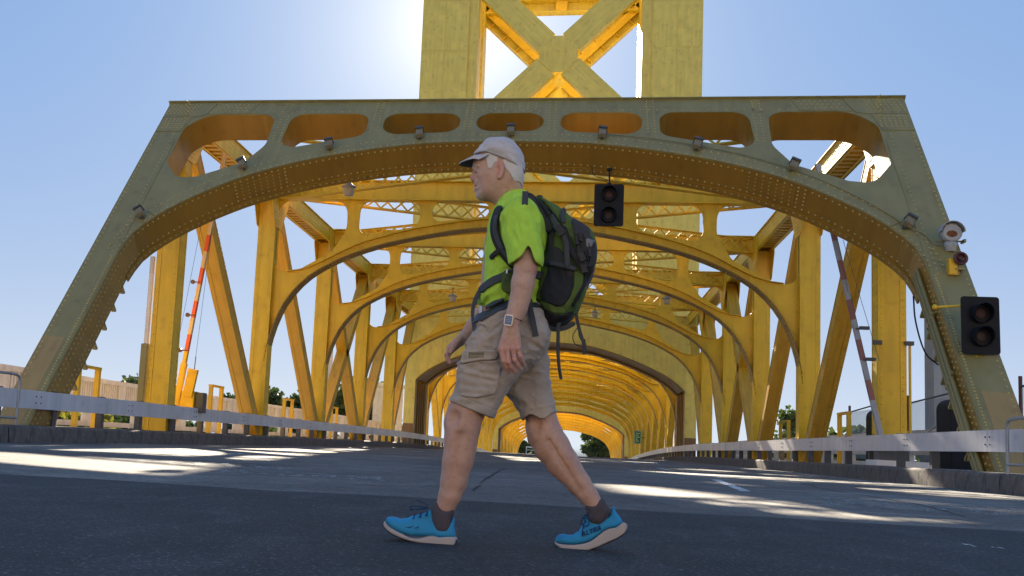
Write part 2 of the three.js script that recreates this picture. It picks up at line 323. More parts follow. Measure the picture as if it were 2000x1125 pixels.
  for (const [x, y, dx, dy] of along(full, 0.16)) {
    put(x - dy * 0.05, y + dx * 0.05, 0.016); put(x - dy * 0.29, y + dx * 0.29, 0.016);
    R.push([V(x, y, -0.1), V(dy, -dx, 0)]); R.push([V(x + dy * 0.03, y - dx * 0.03, -0.76), V(dy, -dx, 0)]); R.push([V(x, y, -0.62), V(dy, -dx, 0)]);
  }
  for (const [x, y, dx, dy] of along(full, 0.16)) if (Math.abs(Math.abs(x) - 5.9) < 0.62) for (const w of [-0.2, -0.3, -0.4, -0.5]) R.push([V(x, y, w), V(dy, -dx, 0)]);
  for (let i = 0; i < 7; i++) for (let j = 0; j < 3; j++) put(-0.6 + i * 0.2, 11.22 + j * 0.12);
  rivets(R, M.rivetOlive, g, 0.026);
  // soffit splice plates
  for (const s of [-1, 1]) {
    const seg = full.filter((p) => s * p[0] > 5.25 && s * p[0] < 6.55); if (seg.length > 1) mesh('splice_plate', ribbon(seg, -0.58, -0.14, -0.012), M.goldShadedDark, g);
  }
}
const frameDy = [0, 0, 0.02, 0.09, 0.12, 0.12];
for (let k = 2; k <= 5; k++) swayFrame(span, -k * P + 0.28, frameDy[k], k <= 3 ? 2 : 1);
for (const s of [-1, 1]) {
  const x = s * 8.79;
  for (let k = 1; k <= 5; k++) member('post', span, V(x, -0.5, -k * P), V(x, k === 1 ? 8.0 : 8.2 + frameDy[k], -k * P), 0.58, 0.56, V(0, 0, 1), M.gold, k <= 3 ? 0.16 : 0);
  const N = (k, up) => V(x, up ? 8.3 : -0.2, -k * P);
  for (const [a, b] of [[N(1, 1), N(2, 0)], [N(2, 1), N(3, 0)], [N(3, 1), N(4, 0)], [N(3, 0), N(4, 1)], [N(4, 0), N(5, 1)], [N(5, 0), N(5.85, 1)]]) {
    const d = b.clone().sub(a).normalize(); member('diagonal', span, a.clone().addScaledVector(d, 0.35), b.clone().addScaledVector(d, -0.35), 0.44, 0.46, V(0, d.z < 0 ? -d.z : d.z, d.y), M.goldShaded, Math.abs(a.z) < 20 ? 0.17 : 0);  // diagonals tinted darker for the shade on their down-facing sides
  }
  // top chord: two side plates, cover plate and battens below
  for (let k = 1; k < 6; k++) {
    const z0 = -k * P - (k === 1 ? 0.75 : 0), z1 = -Math.min(k + 1, 5.86) * P, zc = (z0 + z1) / 2, L = Math.abs(z1 - z0), y = 8.47 + (frameDy[k] + (frameDy[k + 1] ?? 0.12)) / 2;
    const g = part('top_chord', span);
    mesh('side_plate', box(0.03, 0.56, L, x - 0.28, y, zc), M.gold, g);
    mesh('side_plate', box(0.03, 0.56, L, x + 0.28, y, zc), M.gold, g);
    mesh('cover_plate', box(0.70, 0.03, L, x, y + 0.295, zc), M.gold, g);
    for (const e of [-1, 1]) mesh('edge_angle', box(0.12, 0.03, L, x + e * 0.26, y - 0.265, zc), M.gold, g);
    if (k < 5) { const n = 15; for (let i = 0; i < n; i++) mesh('batten', box(0.56, 0.10, 0.22, x, y - 0.20, z0 - 1.0 - (L - 2.0) * (i + 0.5) / n), M.goldShaded, g); }  // battens tinted with the shade under the chord
    if (k < 3) { const list = []; for (let i = 0; i < L / 0.16; i++) for (const v of [-0.2, -0.07, 0.07, 0.2]) list.push([V(x - s * 0.297, y + v, z0 - (i + 0.5) * 0.16), V(-s, 0, 0)]); rivets(list, M.rivetGold, g, 0.02); }
  }
  for (let k = 1; k <= 5; k++) {
    const g = part('gusset', span), z = -k * P, list = [];
    for (const e of [-1, 1]) mesh('gusset_plate', extrude(shapeOf(fillet([[k === 1 ? 0.45 : -1.0, k === 1 ? 8.5 : 8.72 + frameDy[k], 0.03], [1.2, 8.72 + frameDy[k], 0.05], [1.2, 8.1, 0.1], [0.42, 7.15, 0.2], [-0.42, 7.15, 0.2], [k === 1 ? -0.45 : -1.0, k === 1 ? 7.4 : 8.1, 0.03]])), 0.02).rotateY(Math.PI / 2).translate(x + e * 0.315 - 0.01, 0, z), M.gold, g);
    if (k < 3) for (let i = 0; i < 12; i++) for (let j = 0; j < 12; j++) { const zz = -0.66 + i * 0.12, yy = 7.3 + j * 0.12; if (Math.abs(zz) < 0.32 + Math.max(0, yy - 7.3) * 0.5) list.push([V(x - s * 0.326, yy, z + zz), V(-s, 0, 0)]); }
    rivets(list, M.rivetGold, g, 0.02);
  }
}
for (let k = 1; k < 6; k++) {
  const z0 = -k * P - (k === 1 ? 0.3 : 0), z1 = -Math.min(k + 1, 5.86) * P, y = 8.42 + frameDy[Math.min(5, k + 1)];
  latticeGirder(span, V(-8.4, y, z0), V(8.4, y, z1), 0.56, 0.52, M.gold);
  latticeGirder(span, V(8.4, y - 0.012, z0 - 0.0), V(-8.4, y - 0.012, z1), 0.56, 0.52, M.gold);
  const g = part('bracing_gusset', span); mesh('gusset_plate', box(1.3, 0.03, 1.3, 0, y + 0.31, (z0 + z1) / 2), M.gold, g); mesh('diaphragm', box(0.5, 0.6, 0.5, 0, y, (z0 + z1) / 2), M.gold, g);
}

// ---------------------------------------------------------------- lift towers
function liftTower(t, z0) {
  const D = 6.4, Y0 = 9.6, Y1 = 45, yb = groundY(0, z0 - 3);
  // arched base that the road runs through
  const lo = curve2([[0, 6.98], [2.5, 6.82], [4.1, 6.42], [6.0, 5.72], [7.3, 5.1], [8.0, 4.6], [8.42, 4.2]], 22);
  const low = [...lo, [8.42, -1.6]];
  const sh = shapeOf([[-9.1, Y0], [9.1, Y0], [9.1, -1.6], ...[...low].reverse(), ...low.slice(1).map((p) => [-p[0], p[1]]), [-9.1, -1.6]]);
  const base = part('portal_arch', t);
  mesh('front_plate', extrude(sh, 0.03).translate(0, 0, -0.03), M.goldTower, base); mesh('arch_box', extrude(sh, 0.96).translate(0, 0, -0.992), M.goldShadedDark, base);
  mesh('rear_plate', extrude(sh, 1.0).translate(0, 0, -D), M.goldShadedDark, base);  // passage shade painted into these inner faces, ribs and soffit
  mesh('soffit', ribbon(mirror(lo).map((p) => [p[0], p[1] + 0.12]), -D + 1.0, -1.0, 0.05), M.goldShadedDark, base);
  mesh('soffit_flange', ribbon(mirror(lo), -0.5, 0.06, -0.06), M.goldShadedDark, base);
  for (const s of [-1, 1]) { mesh('side_wall', box(0.3, 6.2, D - 2.02, s * 8.9, 1.5, -D / 2), M.goldShadedDark, base); for (let i = 0; i < 4; i++) mesh('wall_rib', box(0.35, 5.6, 0.22, s * 8.56, 1.3, -1.7 - i * 1.0), M.goldShadedDark, base); mesh('apron', box(0.68, 1.9, 0.03, s * 8.77, 0.4, 0.016), M.rust, base); }
  const seams = [];
  for (const x of [-7, -3.4, 0, 3.4, 7]) for (let y = 7.2 - Math.abs(x) * 0.25; y < Y0; y += 0.22) seams.push([V(x, y, 0), V(0, 0, 1)]);
  for (const [x, y, dx, dy] of along(mirror(lo), 0.22)) seams.push([V(x - dy * 0.18, y + dx * 0.18, 0), V(0, 0, 1)]);
  rivets(seams, M.goldTower, base, 0.03);
  for (const s of [-1, 1]) for (const r of [0, 1]) {
    const g = part('tower_leg', t), zc = r ? -D + 1.25 : -1.25;
    mesh('core', box(3.1, Y1 - Y0, 2.44, s * 7.53, (Y0 + Y1) / 2, zc), M.goldTower, g);
    mesh('inner_strip', box(0.64, Y1 - Y0, 2.3, s * 5.66, (Y0 + Y1) / 2, zc - 0.06), M.goldTower, g);
    const zf = r ? zc - 1.235 : zc + 1.235, list = [];
    if (!r) {
      const cuts = [Y0, 13.2, 19.6, 26.4, 29.9, 36.2, Y1];
      for (let i = 0; i + 1 < cuts.length; i++) for (const h of [0, 1]) mesh('plate', box(1.565, cuts[i + 1] - cuts[i] - 0.02, 0.02, s * (6.745 + h * 1.585), (cuts[i] + cuts[i + 1]) / 2, zf), M.goldTower, g);
      for (let y = Y0; y < 34; y += 0.24) for (const u of [6.02, 7.5, 9.02]) list.push([V(s * u, y, zf + 0.01), V(0, 0, 1)]);
      for (const y of cuts) if (y > 10 && y < 34) for (let u = 6.1; u < 9; u += 0.2) list.push([V(s * u, y - 0.12, zf + 0.01), V(0, 0, 1)]);
      for (let y = Y0; y < 34; y += 0.24) list.push([V(s * 5.5, y, zc + 1.09), V(0, 0, 1)]);
      rivets(list, M.goldTower, g, 0.03);
    }
  }
  // crossed bracing in bays; the rear bracing shows its ribs
  for (let b = 0; b < 3; b++) {
    const yc = 26.12 - 10.72 + b * 10.72, H = 5.3;
    for (const r of [0, 1]) {
      const g = part(r ? 'rear_bracing' : 'front_bracing', t), zf = r ? -D + 0.55 : -0.25;
      mesh('centre_plate', extrude(shapeOf([[-1.24, yc + 0.45], [-0.42, yc + 1.24], [0.42, yc + 1.24], [1.24, yc + 0.45], [1.24, yc - 0.45], [0.42, yc - 1.24], [-0.42, yc - 1.24], [-1.24, yc - 0.45]]), 0.06).translate(0, 0, zf), M.goldTower, g);
      for (const sx of [-1, 1]) for (const sy of [-1, 1]) {
        const a = V(sx * 0.8, yc + sy * 0.82, zf - 0.02), e = V(sx * 5.5, yc + sy * (H + 0.1), zf - 0.02);
        mesh('brace', bar(a, e, 1.58, 0.05, V(0, 0, 1)), M.goldTower, g);
        const dn = e.clone().sub(a).normalize(), nn = V(-dn.y, dn.x, 0);
        for (const k of [-1, 1]) mesh('brace_flange', bar(a.clone().addScaledVector(nn, k * 0.77).add(V(0, 0, r ? 0.3 : -0.3)), e.clone().addScaledVector(nn, k * 0.77).add(V(0, 0, r ? 0.3 : -0.3)), 0.04, 0.55, V(0, 0, 1)), M.goldTower, g);
        if (r) { mesh('brace_rib', bar(a.clone().add(V(-sx * 0.5, -sy * 0.5, 0.42)), e.clone().add(V(0, 0, 0.42)), 0.5, 0.1, V(0, 0, 1)), M.gold, g); for (let i = 1; i < 5; i++) mesh('stiffener', bar(a.clone().lerp(e, i / 5).addScaledVector(nn, -0.75).add(V(0, 0, 0.2)), a.clone().lerp(e, i / 5).addScaledVector(nn, 0.75).add(V(0, 0, 0.2)), 0.06, 0.3, V(0, 0, 1)), M.gold, g); }
      }
      if (!r) { const list = []; for (let x = -1.1; x <= 1.1; x += 0.17) for (let y = -1.1; y <= 1.1; y += 0.17) if (Math.abs(x) + Math.abs(y) < 1.62) list.push([V(x, yc + y, zf + 0.06), V(0, 0, 1)]);
        for (const sx of [-1, 1]) for (const sy of [-1, 1]) for (let q = 1.3; q < 5.2; q += 0.26) for (const k of [-0.62, 0.62]) list.push([V(sx * q + k * 0.7 * -sy, yc + sy * q + k * 0.7 * sx, zf + 0.006), V(0, 0, 1)]);
        rivets(list, M.goldTower, g, 0.03); }
      // horizontal strut at the top of the bay
      const ys = yc + H + 0.06;
      if (r) { mesh('strut', box(10.7, 0.9, 0.06, 0, ys, zf), M.goldTower, g); mesh('strut_flange', box(10.7, 0.05, 0.8, 0, ys - 0.45, zf + 0.4), M.goldTower, g); mesh('strut_flange', box(10.7, 0.05, 0.8, 0, ys + 0.45, zf + 0.4), M.goldTower, g); mesh('strut_rib', box(0.8, 0.8, 0.5, 0, ys, zf + 0.3), M.gold, g); }
      else mesh('strut', box(10.66, 0.5, 0.3, 0, ys, zf - 0.3), M.goldTower, g);
    }
  }
  for (const s of [-1, 1]) for (let b = 0; b < 4; b++) mesh('side_strut', box(0.5, 0.6, D - 4.9, s * 5.8, 12 + b * 10.72 - 2, -D / 2), M.goldTower, t);
  return t;
}
M.rust = std(lin(0.30, 0.17, 0.07), { map: paintMap, roughness: 0.8 });
const tower = thing('lift_tower', 'tall pale gold riveted lift tower with crossed braces, rising over the sloping end portal', 'tower', [0, 0, -53.22]);
liftTower(tower, -53.22);
const towerFar = thing('lift_tower', 'far gold lift tower whose dark rimmed arch shows deep inside the bridge tunnel', 'tower', [0, -1.35, -136]);
liftTower(towerFar, -136);

// ---------------------------------------------------------------- lift span and far span: the tunnel of frames
function tunnel(t, z0, n, step, far) {
  for (let i = 0; i < n; i++) {
    const z = z0 - i * step, dy = groundY(0, z) + 0.28;
    swayFrame(t, z, dy, i < 3 && !far ? 1 : 0);
    for (const s of [-1, 1]) {
      mesh('post', box(0.58, 9.2, 0.5, s * 8.85, 4.1 + dy, z - 0.3), M.gold, t);
      mesh('top_chord', box(0.6, 0.56, step, s * 8.79, 8.47 + dy, z - step / 2), M.gold, t);
      if (i + 1 < n) { const up = i < n / 2 ? 1 : 0; mesh('diagonal', bar(V(s * 8.8, (up ? 8.2 : 0) + dy, z - 0.4), V(s * 8.8, (up ? 0 : 8.2) + dy, z - step - 0.2), 0.42, 0.44, V(0, 0, 1)), M.gold, t); }
    }
    if (i + 1 < n && !far) { latticeGirder(t, V(-8.4, 8.42 + dy, z - 0.3), V(8.4, 8.42 + dy, z - step), 0.5, 0.6, M.gold); latticeGirder(t, V(8.4, 8.41 + dy, z - 0.3), V(-8.4, 8.41 + dy, z - step), 0.5, 0.6, M.gold); }
    mesh('deck_beam', box(17, 0.3, 1.6, 0, 8.55 + dy, z - step / 2), M.gold, t);
  }
}
const liftSpan = thing('lift_span', 'gold lift span seen as a tunnel of arches beyond the first tower arch', 'bridge');
tunnel(liftSpan, -61.5, 9, 8.25, false);
const farSpan = thing('far_truss_span', 'farthest gold truss span, small bright arches at the end of the tunnel', 'bridge');
tunnel(farSpan, -145, 7, 8.6, true);

// ---------------------------------------------------------------- ground, road, kerbs, pavements
const grainBump = tex(512, 512, (i, j, o) => { const a = fbm(i / 3, j / 3, 51, 2, 512 / 3 | 0), b = hash2(i >> 1, j >> 1, 52); o[0] = o[1] = o[2] = 0.55 * a + 0.45 * b; }, { srgb: false, rep: [0.8, 0.8] });
const newAsphalt = tex(1024, 1024, (i, j, o) => {
  const n = fbm(i / 128, j / 128, 61, 5, 8), st = hash2(i >> 1, j >> 1, 62), s2 = hash2(i, j, 63), big = hash2(i >> 2, j >> 2, 64);
  const b3 = hash2((i / 3) | 0, (j / 3) | 0, 65); let k = 0.158 + 0.12 * (n - 0.5) + 0.11 * (st - 0.5) + 0.06 * (s2 - 0.5) + 0.10 * (b3 - 0.5);
  if (big > 0.985) k += 0.22; else if (b3 > 0.97) k += 0.16; if (big < 0.06) k -= 0.08;
  const dust = smooth(0.55, 0.75, fbm(i / 60, j / 300, 66, 4, 17)) * 0.05; k += dust;
  o[0] = k * 0.98; o[1] = k; o[2] = k * 1.05;
}, { rep: [1 / 3.2, 1 / 3.2] });
const oldAsphalt = tex(1024, 2048, (i, j, o) => {                     // 16 m x 32 m of the older surface
  const x = i / 64, z = j / 64, n = fbm(x * 0.5, z * 0.5, 71, 5, 8), m = fbm(x * 3, z * 1.5, 72, 4, 48), g = hash2(i, j, 73), g2 = hash2(i >> 1, j >> 1, 74);
  let k = 0.395 + 0.16 * (n - 0.5) + 0.09 * (m - 0.5) + 0.08 * (g - 0.5) + 0.10 * (g2 - 0.5);
  const patch = smooth(0.56, 0.60, fbm(x * 0.35 + 3, z * 0.35, 75, 3, 5.6 | 0)); k -= 0.045 * patch;
  const cr = Math.abs(fbm(x * 1.1, z * 0.9, 76, 4, 17) - 0.5), cr2 = Math.abs(fbm(x * 0.6 + 9, z * 0.7, 77, 5, 9) - 0.5);
  const where = smooth(0.5, 0.62, fbm(x * 0.4, z * 0.4, 78, 3, 6));
  if (cr < 0.004 * where) k -= 0.13; if (cr2 < 0.0022) k -= 0.10;
  const pale = smooth(0.62, 0.78, fbm(x * 1.4, z * 3, 79, 4, 22)) * 0.08; k += pale;
  o[0] = k * 1.045; o[1] = k; o[2] = k * 0.955;
}, { rep: [1 / 16, 1 / 32] });
const concreteMap = tex(512, 512, (i, j, o) => {
  const n = fbm(i / 64, j / 64, 81, 5, 8), v = fbm(i / 24, j / 90, 82, 4, 21), g = hash2(i, j, 83), chip = smooth(0.66, 0.72, fbm(i / 14, j / 22, 84, 3, 36));
  const dark = smooth(0.5, 0.7, v) * 0.16;
  const k = 0.86 + 0.26 * (n - 0.5) - dark + 0.06 * (g - 0.5) + chip * 0.12; o[0] = k * 1.01; o[1] = k * 0.985; o[2] = k * 0.96;
}, { rep: [0.5, 0.5] });
Object.assign(M, {
  newRoad: std(lin(1, 1, 1), { map: newAsphalt, roughness: 0.78, bumpMap: grainBump, bumpScale: 0.006 }),
  oldRoad: std(lin(1, 1, 1), { map: oldAsphalt, roughness: 0.86, bumpMap: grainBump, bumpScale: 0.006 }),
  kerb: std(lin(0.20, 0.18, 0.165), { map: concreteMap, roughness: 0.9, bumpMap: concreteMap, bumpScale: 0.012 }),
  walk: std(lin(0.62, 0.58, 0.52), { map: concreteMap, roughness: 0.9 }),
  wall: std(lin(0.88, 0.80, 0.71), { map: paintMap, roughness: 0.9 }),
  paintWhite: std(lin(0.62, 0.62, 0.60), { roughness: 0.7 }), paintYellow: std(lin(0.24, 0.165, 0.07), { roughness: 0.75 }),
  rail: std(lin(0.70, 0.71, 0.74), { map: paintMap, roughness: 0.42, roughnessMap: paintRough }),
  galv: std(lin(0.34, 0.36, 0.38), { metalness: 0.5, roughness: 0.5 }), greyPaint: std(lin(0.40, 0.42, 0.44), { map: paintMap, roughness: 0.55 }),
  black: new THREE.MeshPhysicalMaterial({ color: lin(0.008, 0.010, 0.015), roughness: 0.6, specularIntensity: 0.45 }), darkSteel: std(lin(0.08, 0.085, 0.09), { roughness: 0.55 }),
  yellowGear: std(lin(0.84, 0.50, 0.02), { map: paintMap, roughness: 0.5 }), red: std(lin(0.60, 0.045, 0.03), { roughness: 0.4 }), white: std(lin(0.78, 0.76, 0.72), { roughness: 0.5 }),
  ground: std(lin(0.085, 0.09, 0.045), { roughness: 1 }),
});
function sheet(x0, x1, zs, nx, lift, edge) {                          // strip of ground following the levels; uv in metres
  const pos = [], uv = [], idx = [], X = (i, z) => (edge ? edge(i / nx, z) : lerp(x0, x1, i / nx));
  zs.forEach((z, r) => { for (let i = 0; i <= nx; i++) { const x = X(i, z); pos.push(x, groundY(x, z) + lift, z); uv.push(x + 8, -z + 80); if (r && i) { const a = r * (nx + 1) + i; idx.push(a - nx - 2, a - nx - 1, a, a - nx - 2, a, a - 1); } } });
  const g = new THREE.BufferGeometry(); g.setAttribute('position', new THREE.Float32BufferAttribute(pos, 3)); g.setAttribute('uv', new THREE.Float32BufferAttribute(uv, 2)); g.setIndex(idx); g.computeVertexNormals(); return g;
}
const zRange = (a, b, n) => Array.from({ length: n + 1 }, (_, i) => lerp(a, b, i / n));
{
  const base = new THREE.PlaneGeometry(5000, 5000).rotateX(-Math.PI / 2).translate(0, -8, 0); struct('ground', base, M.ground);
  struct('road', sheet(-8, 8, zRange(80, -235, 126), 4, 0), M.oldRoad);
  // newer, darker paving in the foreground, with an uneven edge across the road
  const n = 160, pos = [], uv = [], idx = [], far = (x) => 10.02 - 0.02 * x + 0.10 * Math.sin(x * 0.9) + 0.07 * (fbm(x * 2.2 + 50, 3, 91, 3) - 0.5) + 0.22 * (fbm(x * 0.5 + 20, 8, 92, 3) - 0.5) + (x < 0.6 ? 0.28 * smooth(0.6, -0.6, x) : 0);
  for (let i = 0; i <= n; i++) { const x = lerp(-8, 8, i / n), zf = far(x); for (let j = 0; j <= 24; j++) { const z = lerp(zf, 60, (j / 24) ** 1.6); pos.push(x, groundY(x, z) + 0.012 * Math.min(1, (z - zf) * 8 + 0.35), z); uv.push(x, -z); if (i && j) { const a = i * 25 + j; idx.push(a - 26, a - 25, a, a - 26, a, a - 1); } } }
  const g = new THREE.BufferGeometry(); g.setAttribute('position', new THREE.Float32BufferAttribute(pos, 3)); g.setAttribute('uv', new THREE.Float32BufferAttribute(uv, 2)); g.setIndex(idx); g.computeVertexNormals();
  struct('asphalt_patch', g, M.newRoad);
}
// painted marks, worn: each is a sheet broken into flakes
function flakedMark(name, x0, x1, z0, z1, cover, mat, skew = 0) {
  const pos = [], idx = [], w = x1 - x0, l = z1 - z0, cx = 0.015, nx = Math.ceil(w / cx), nz = Math.ceil(Math.abs(l) / 0.04);
  for (let i = 0; i < nx; i++) for (let j = 0; j < nz; j++) {
    const x = x0 + i * w / nx, z = z0 + j * l / nz; if (fbm(x * 11 + 40, z * 5 + 90, 95, 5) * 0.78 + hash2(i, j, 96) * 0.22 > cover) continue;
    const k = pos.length / 3, e = 0.004, dx = w / nx, dz = l / nz, sk = skew * (z - z0);
    for (const [a, b] of [[0, 0], [dx, 0], [dx, dz], [0, dz]]) { const X = x + a + skew * (z + b - z0), Z = z + b; pos.push(X, groundY(X, Z) + (Z > 10.4 ? 0.0165 : e), Z); }
    idx.push(k, k + 2, k + 1, k, k + 3, k + 2);
  }
  const g = new THREE.BufferGeometry(); g.setAttribute('position', new THREE.Float32BufferAttribute(pos, 3)); g.setIndex(idx); g.computeVertexNormals();
  g.setAttribute('uv', new THREE.Float32BufferAttribute(new Float32Array(pos.length / 3 * 2), 2));
  return struct(name, g, mat);
}
flakedMark('lane_line', 3.62, 3.74, 5.0, 0.6, 0.62, M.paintWhite, -0.045);
for (const z of [-6, -18, -30, -42]) flakedMark('lane_line', 3.7, 3.82, z, z - 3.5, 0.6, M.paintWhite);
for (const z of [3, -9, -21, -33]) flakedMark('lane_line', -3.95, -3.83, z, z - 3.5, 0.55, M.paintWhite);
flakedMark('centre_line', -0.06, 0.06, 8.8, -30, 0.33, M.paintYellow); flakedMark('centre_line', 0.16, 0.28, 8.8, -30, 0.33, M.paintYellow);
flakedMark('edge_line', 7.25, 7.37, 6, -25, 0.50, M.paintWhite);
flakedMark('stop_line', 3.85, 4.5, 11.62, 11.78, 0.40, M.paintWhite, 0.1);

for (const s of [-1, 1]) {
  const side = s < 0 ? 'left' : 'right', zEnd = -132;
  const k = new THREE.Group(); k.name = 'kerb_' + side; k.userData.kind = 'structure'; scene.add(k);
  let z = 14; const joints = s < 0 ? [14, 0.2] : [14, -0.05]; while (joints[joints.length - 1] > zEnd) joints.push(joints[joints.length - 1] - 9.05);
  for (let i = 0; i + 1 < joints.length; i++) {
    const a = joints[i] - 0.012, b = joints[i + 1] + 0.012, n = 10, pos = [], uv = [], idx = [];
    const prof = [[0, -0.35], [0.02, 0.0], [0.045, 0.25], [0.065, 0.285], [0.11, 0.305], [0.45, 0.31], [0.45, -0.35]];
    for (let r = 0; r <= n; r++) { const zz = lerp(a, b, r / n); let acc = 0; prof.forEach(([u, v], q) => { const wob = q > 1 && q < 5 ? 0.018 * (fbm(zz * 2.5, q * 3 + s * 7, 97, 3) - 0.5) : 0; const x = s * (7.97 + u + wob); pos.push(x, groundY(s * 8, zz) + v + wob * 0.5, zz); if (q) acc += Math.hypot(u - prof[q - 1][0], v - prof[q - 1][1]); uv.push(-zz, acc); if (r && q) { const A = r * 7 + q; idx.push(...(s > 0 ? [A - 8, A - 7, A, A - 8, A, A - 1] : [A - 8, A, A - 7, A - 8, A - 1, A])); } }); }
    const g = new THREE.BufferGeometry(); g.setAttribute('position', new THREE.Float32BufferAttribute(pos, 3)); g.setAttribute('uv', new THREE.Float32BufferAttribute(uv, 2)); g.setIndex(idx); g.computeVertexNormals();
    mesh('kerb_stone', g, M.kerb, k);
  }
  const walk = sheet(0, 0, zRange(14, zEnd, 40), 1, 0.305, (t) => s * (8.40 + (s > 0 ? t : 1 - t) * 3.6)); struct('pavement_' + side, walk, M.walk);

  // crash rail
  const rail = thing('crash_rail', s < 0 ? 'flat grey white steel crash rail along the left kerb' : 'flat grey white steel crash rail along the right kerb', 'rail', [0, 0, 0], 'crash rails');
  for (let zz = 3.2; zz > zEnd; zz -= 4.52) {
    const q = (d) => groundY(s * 8.3, d), a = V(s * 8.3, q(zz) + 0.80, zz - 0.004), b = V(s * 8.3, q(zz - 4.52) + 0.80, zz - 4.516);
    mesh('rail_panel', [bar(a, b, 0.05, 0.345), bar(a.clone().add(V(s * 0.04, 0.16, 0)), b.clone().add(V(s * 0.04, 0.16, 0)), 0.06, 0.025), bar(a.clone().add(V(s * 0.04, -0.16, 0)), b.clone().add(V(s * 0.04, -0.16, 0)), 0.06, 0.025)], M.rail, rail);
    for (const d of [0.9, 3.2]) mesh('rail_post', box(0.14, 0.75, 0.16, s * 8.42, q(zz - d) + 0.62, zz - d), M.darkSteel, rail);
    for (const d of [0.1, 4.42]) mesh('bolt', [new THREE.CylinderGeometry(0.014, 0.014, 0.02, 6).rotateZ(Math.PI / 2).translate(s * 8.27, q(zz - d) + 0.86, zz - d), new THREE.CylinderGeometry(0.014, 0.014, 0.02, 6).rotateZ(Math.PI / 2).translate(s * 8.27, q(zz - d) + 0.74, zz - d)], M.darkSteel, rail);
  }
  // concrete balustrade
  const bal = thing('balustrade', s < 0 ? 'pale concrete balustrade with narrow slots beyond the left crash rail' : 'low pale concrete balustrade beyond the right crash rail', 'balustrade', [0, 0, 0], 'concrete balustrades');
  const X = s * 11.5, drop = s < 0 ? 0 : -0.28;
  for (let zz = 0, i = 0; zz > -64; zz -= 1.76, i++) {
    const q = groundY(s * 8, zz) + 0.31 + 0.02; const L = 1.76;
    mesh('plinth', box(0.4, 0.14, L - 0.01, X, q + 0.06, zz - L / 2), M.wall, bal);
    if (i % 2 === 0) mesh('pier', box(0.34, 0.24, 0.62, X, q + 0.25, zz - 0.3), M.wall, bal);
    mesh('lower_rail', box(0.26, 0.42 + drop * 0.5, L - 0.006, X, q + 0.57 + drop * 0.25, zz - L / 2), M.wall, bal);
    mesh('pilaster', box(0.30, 0.46 + drop * 0.5, 0.52, X, q + 1.0 + drop * 0.75, zz - 0.26), M.wall, bal);
    mesh('cap', box(0.40, 0.12, L - 0.006, X, q + 1.27 + drop, zz - L / 2), M.wall, bal);
    if (zz > -34 && s < 0) for (let b = 0; b < 8; b++) mesh('baluster', box(0.20, 0.44, 0.075, X, q + 0.99, zz - 0.52 - 0.075 - b * 0.154), M.wall, bal);
    else mesh('panel', box(0.16, 0.46 + drop * 0.5, L - 0.53, X, q + 1.0 + drop * 0.75, zz - 0.52 - (L - 0.53) / 2), M.wall, bal);
  }
}
// cracks and pale broken streaks in the older paving
function crack(pts, w) {
  const fine = []; for (let i = 0; i + 1 < pts.length; i++) for (let k = 0; k < 8; k++) { const t = k / 8; fine.push([lerp(pts[i][0], pts[i + 1][0], t) + rr(-0.02, 0.02), lerp(pts[i][1], pts[i + 1][1], t)]); } fine.push(pts[pts.length - 1]);
  const pos = [], idx = []; fine.forEach(([x, Z], i) => { const h = w * (0.35 + 0.65 * Math.sin(Math.PI * i / (fine.length - 1))) * rr(0.5, 1.2) / 2, a = fine[Math.max(0, i - 1)], b = fine[Math.min(fine.length - 1, i + 1)], dx = b[0] - a[0], dz = b[1] - a[1], l = Math.hypot(dx, dz); for (const s of [-1, 1]) { const X = x + s * h * dz / l, Q = -(Z - s * h * dx / l); pos.push(X, groundY(X, Q) + 0.0035, Q); } if (i) { const k = i * 2; idx.push(k - 2, k - 1, k + 1, k - 2, k + 1, k); } });
  const g = new THREE.BufferGeometry(); g.setAttribute('position', new THREE.Float32BufferAttribute(pos, 3)); g.setIndex(idx); g.computeVertexNormals(); g.setAttribute('uv', new THREE.Float32BufferAttribute(new Float32Array(pos.length / 3 * 2), 2)); return struct('road_crack', g, M.crack ??= std(lin(0.018, 0.018, 0.018), { roughness: 1 }));
}
crack([[0.84, -6.9], [0.80, -5.5], [0.77, -3.8], [0.72, -1.9], [0.70, 0.2]], 0.035); crack([[0.92, -8.6], [0.9, -7.9], [0.88, -7.2]], 0.03); crack([[0.45, -8.5], [0.5, -7.8], [0.6, -7.2], [0.66, -6.5]], 0.02);
crack([[2.2, -7.2], [2.8, -6.6], [3.7, -6.8], [4.4, -6.2]], 0.02); crack([[-1.2, -7.6], [-2.1, -5.9], [-2.0, -3.0], [-2.6, -1.0]], 0.02); crack([[4.9, -8.6], [5.2, -6.0], [5.0, -2.5], [5.4, 1.5]], 0.03);
M.paleFlake = std(lin(0.30, 0.30, 0.30), { roughness: 0.8 });
flakedMark('pale_flakes', -3.3, -1.6, 4.9, 6.2, 0.385, M.paleFlake, 0.2); flakedMark('pale_flakes', -1.9, -0.2, 6.6, 7.6, 0.38, M.paleFlake, 0.2); flakedMark('pale_flakes', 4.4, 6.2, 5.4, 7.6, 0.37, M.paleFlake, -0.2);

// ---------------------------------------------------------------- fittings on the bridge
const pp = (u, v, w = 0) => V(u, v * PV.y + w * PW.y, -1.294 + v * PV.z + w * PW.z);
const portalTurn = new THREE.Euler(-Math.atan2(PW.y, PW.z), 0, 0);
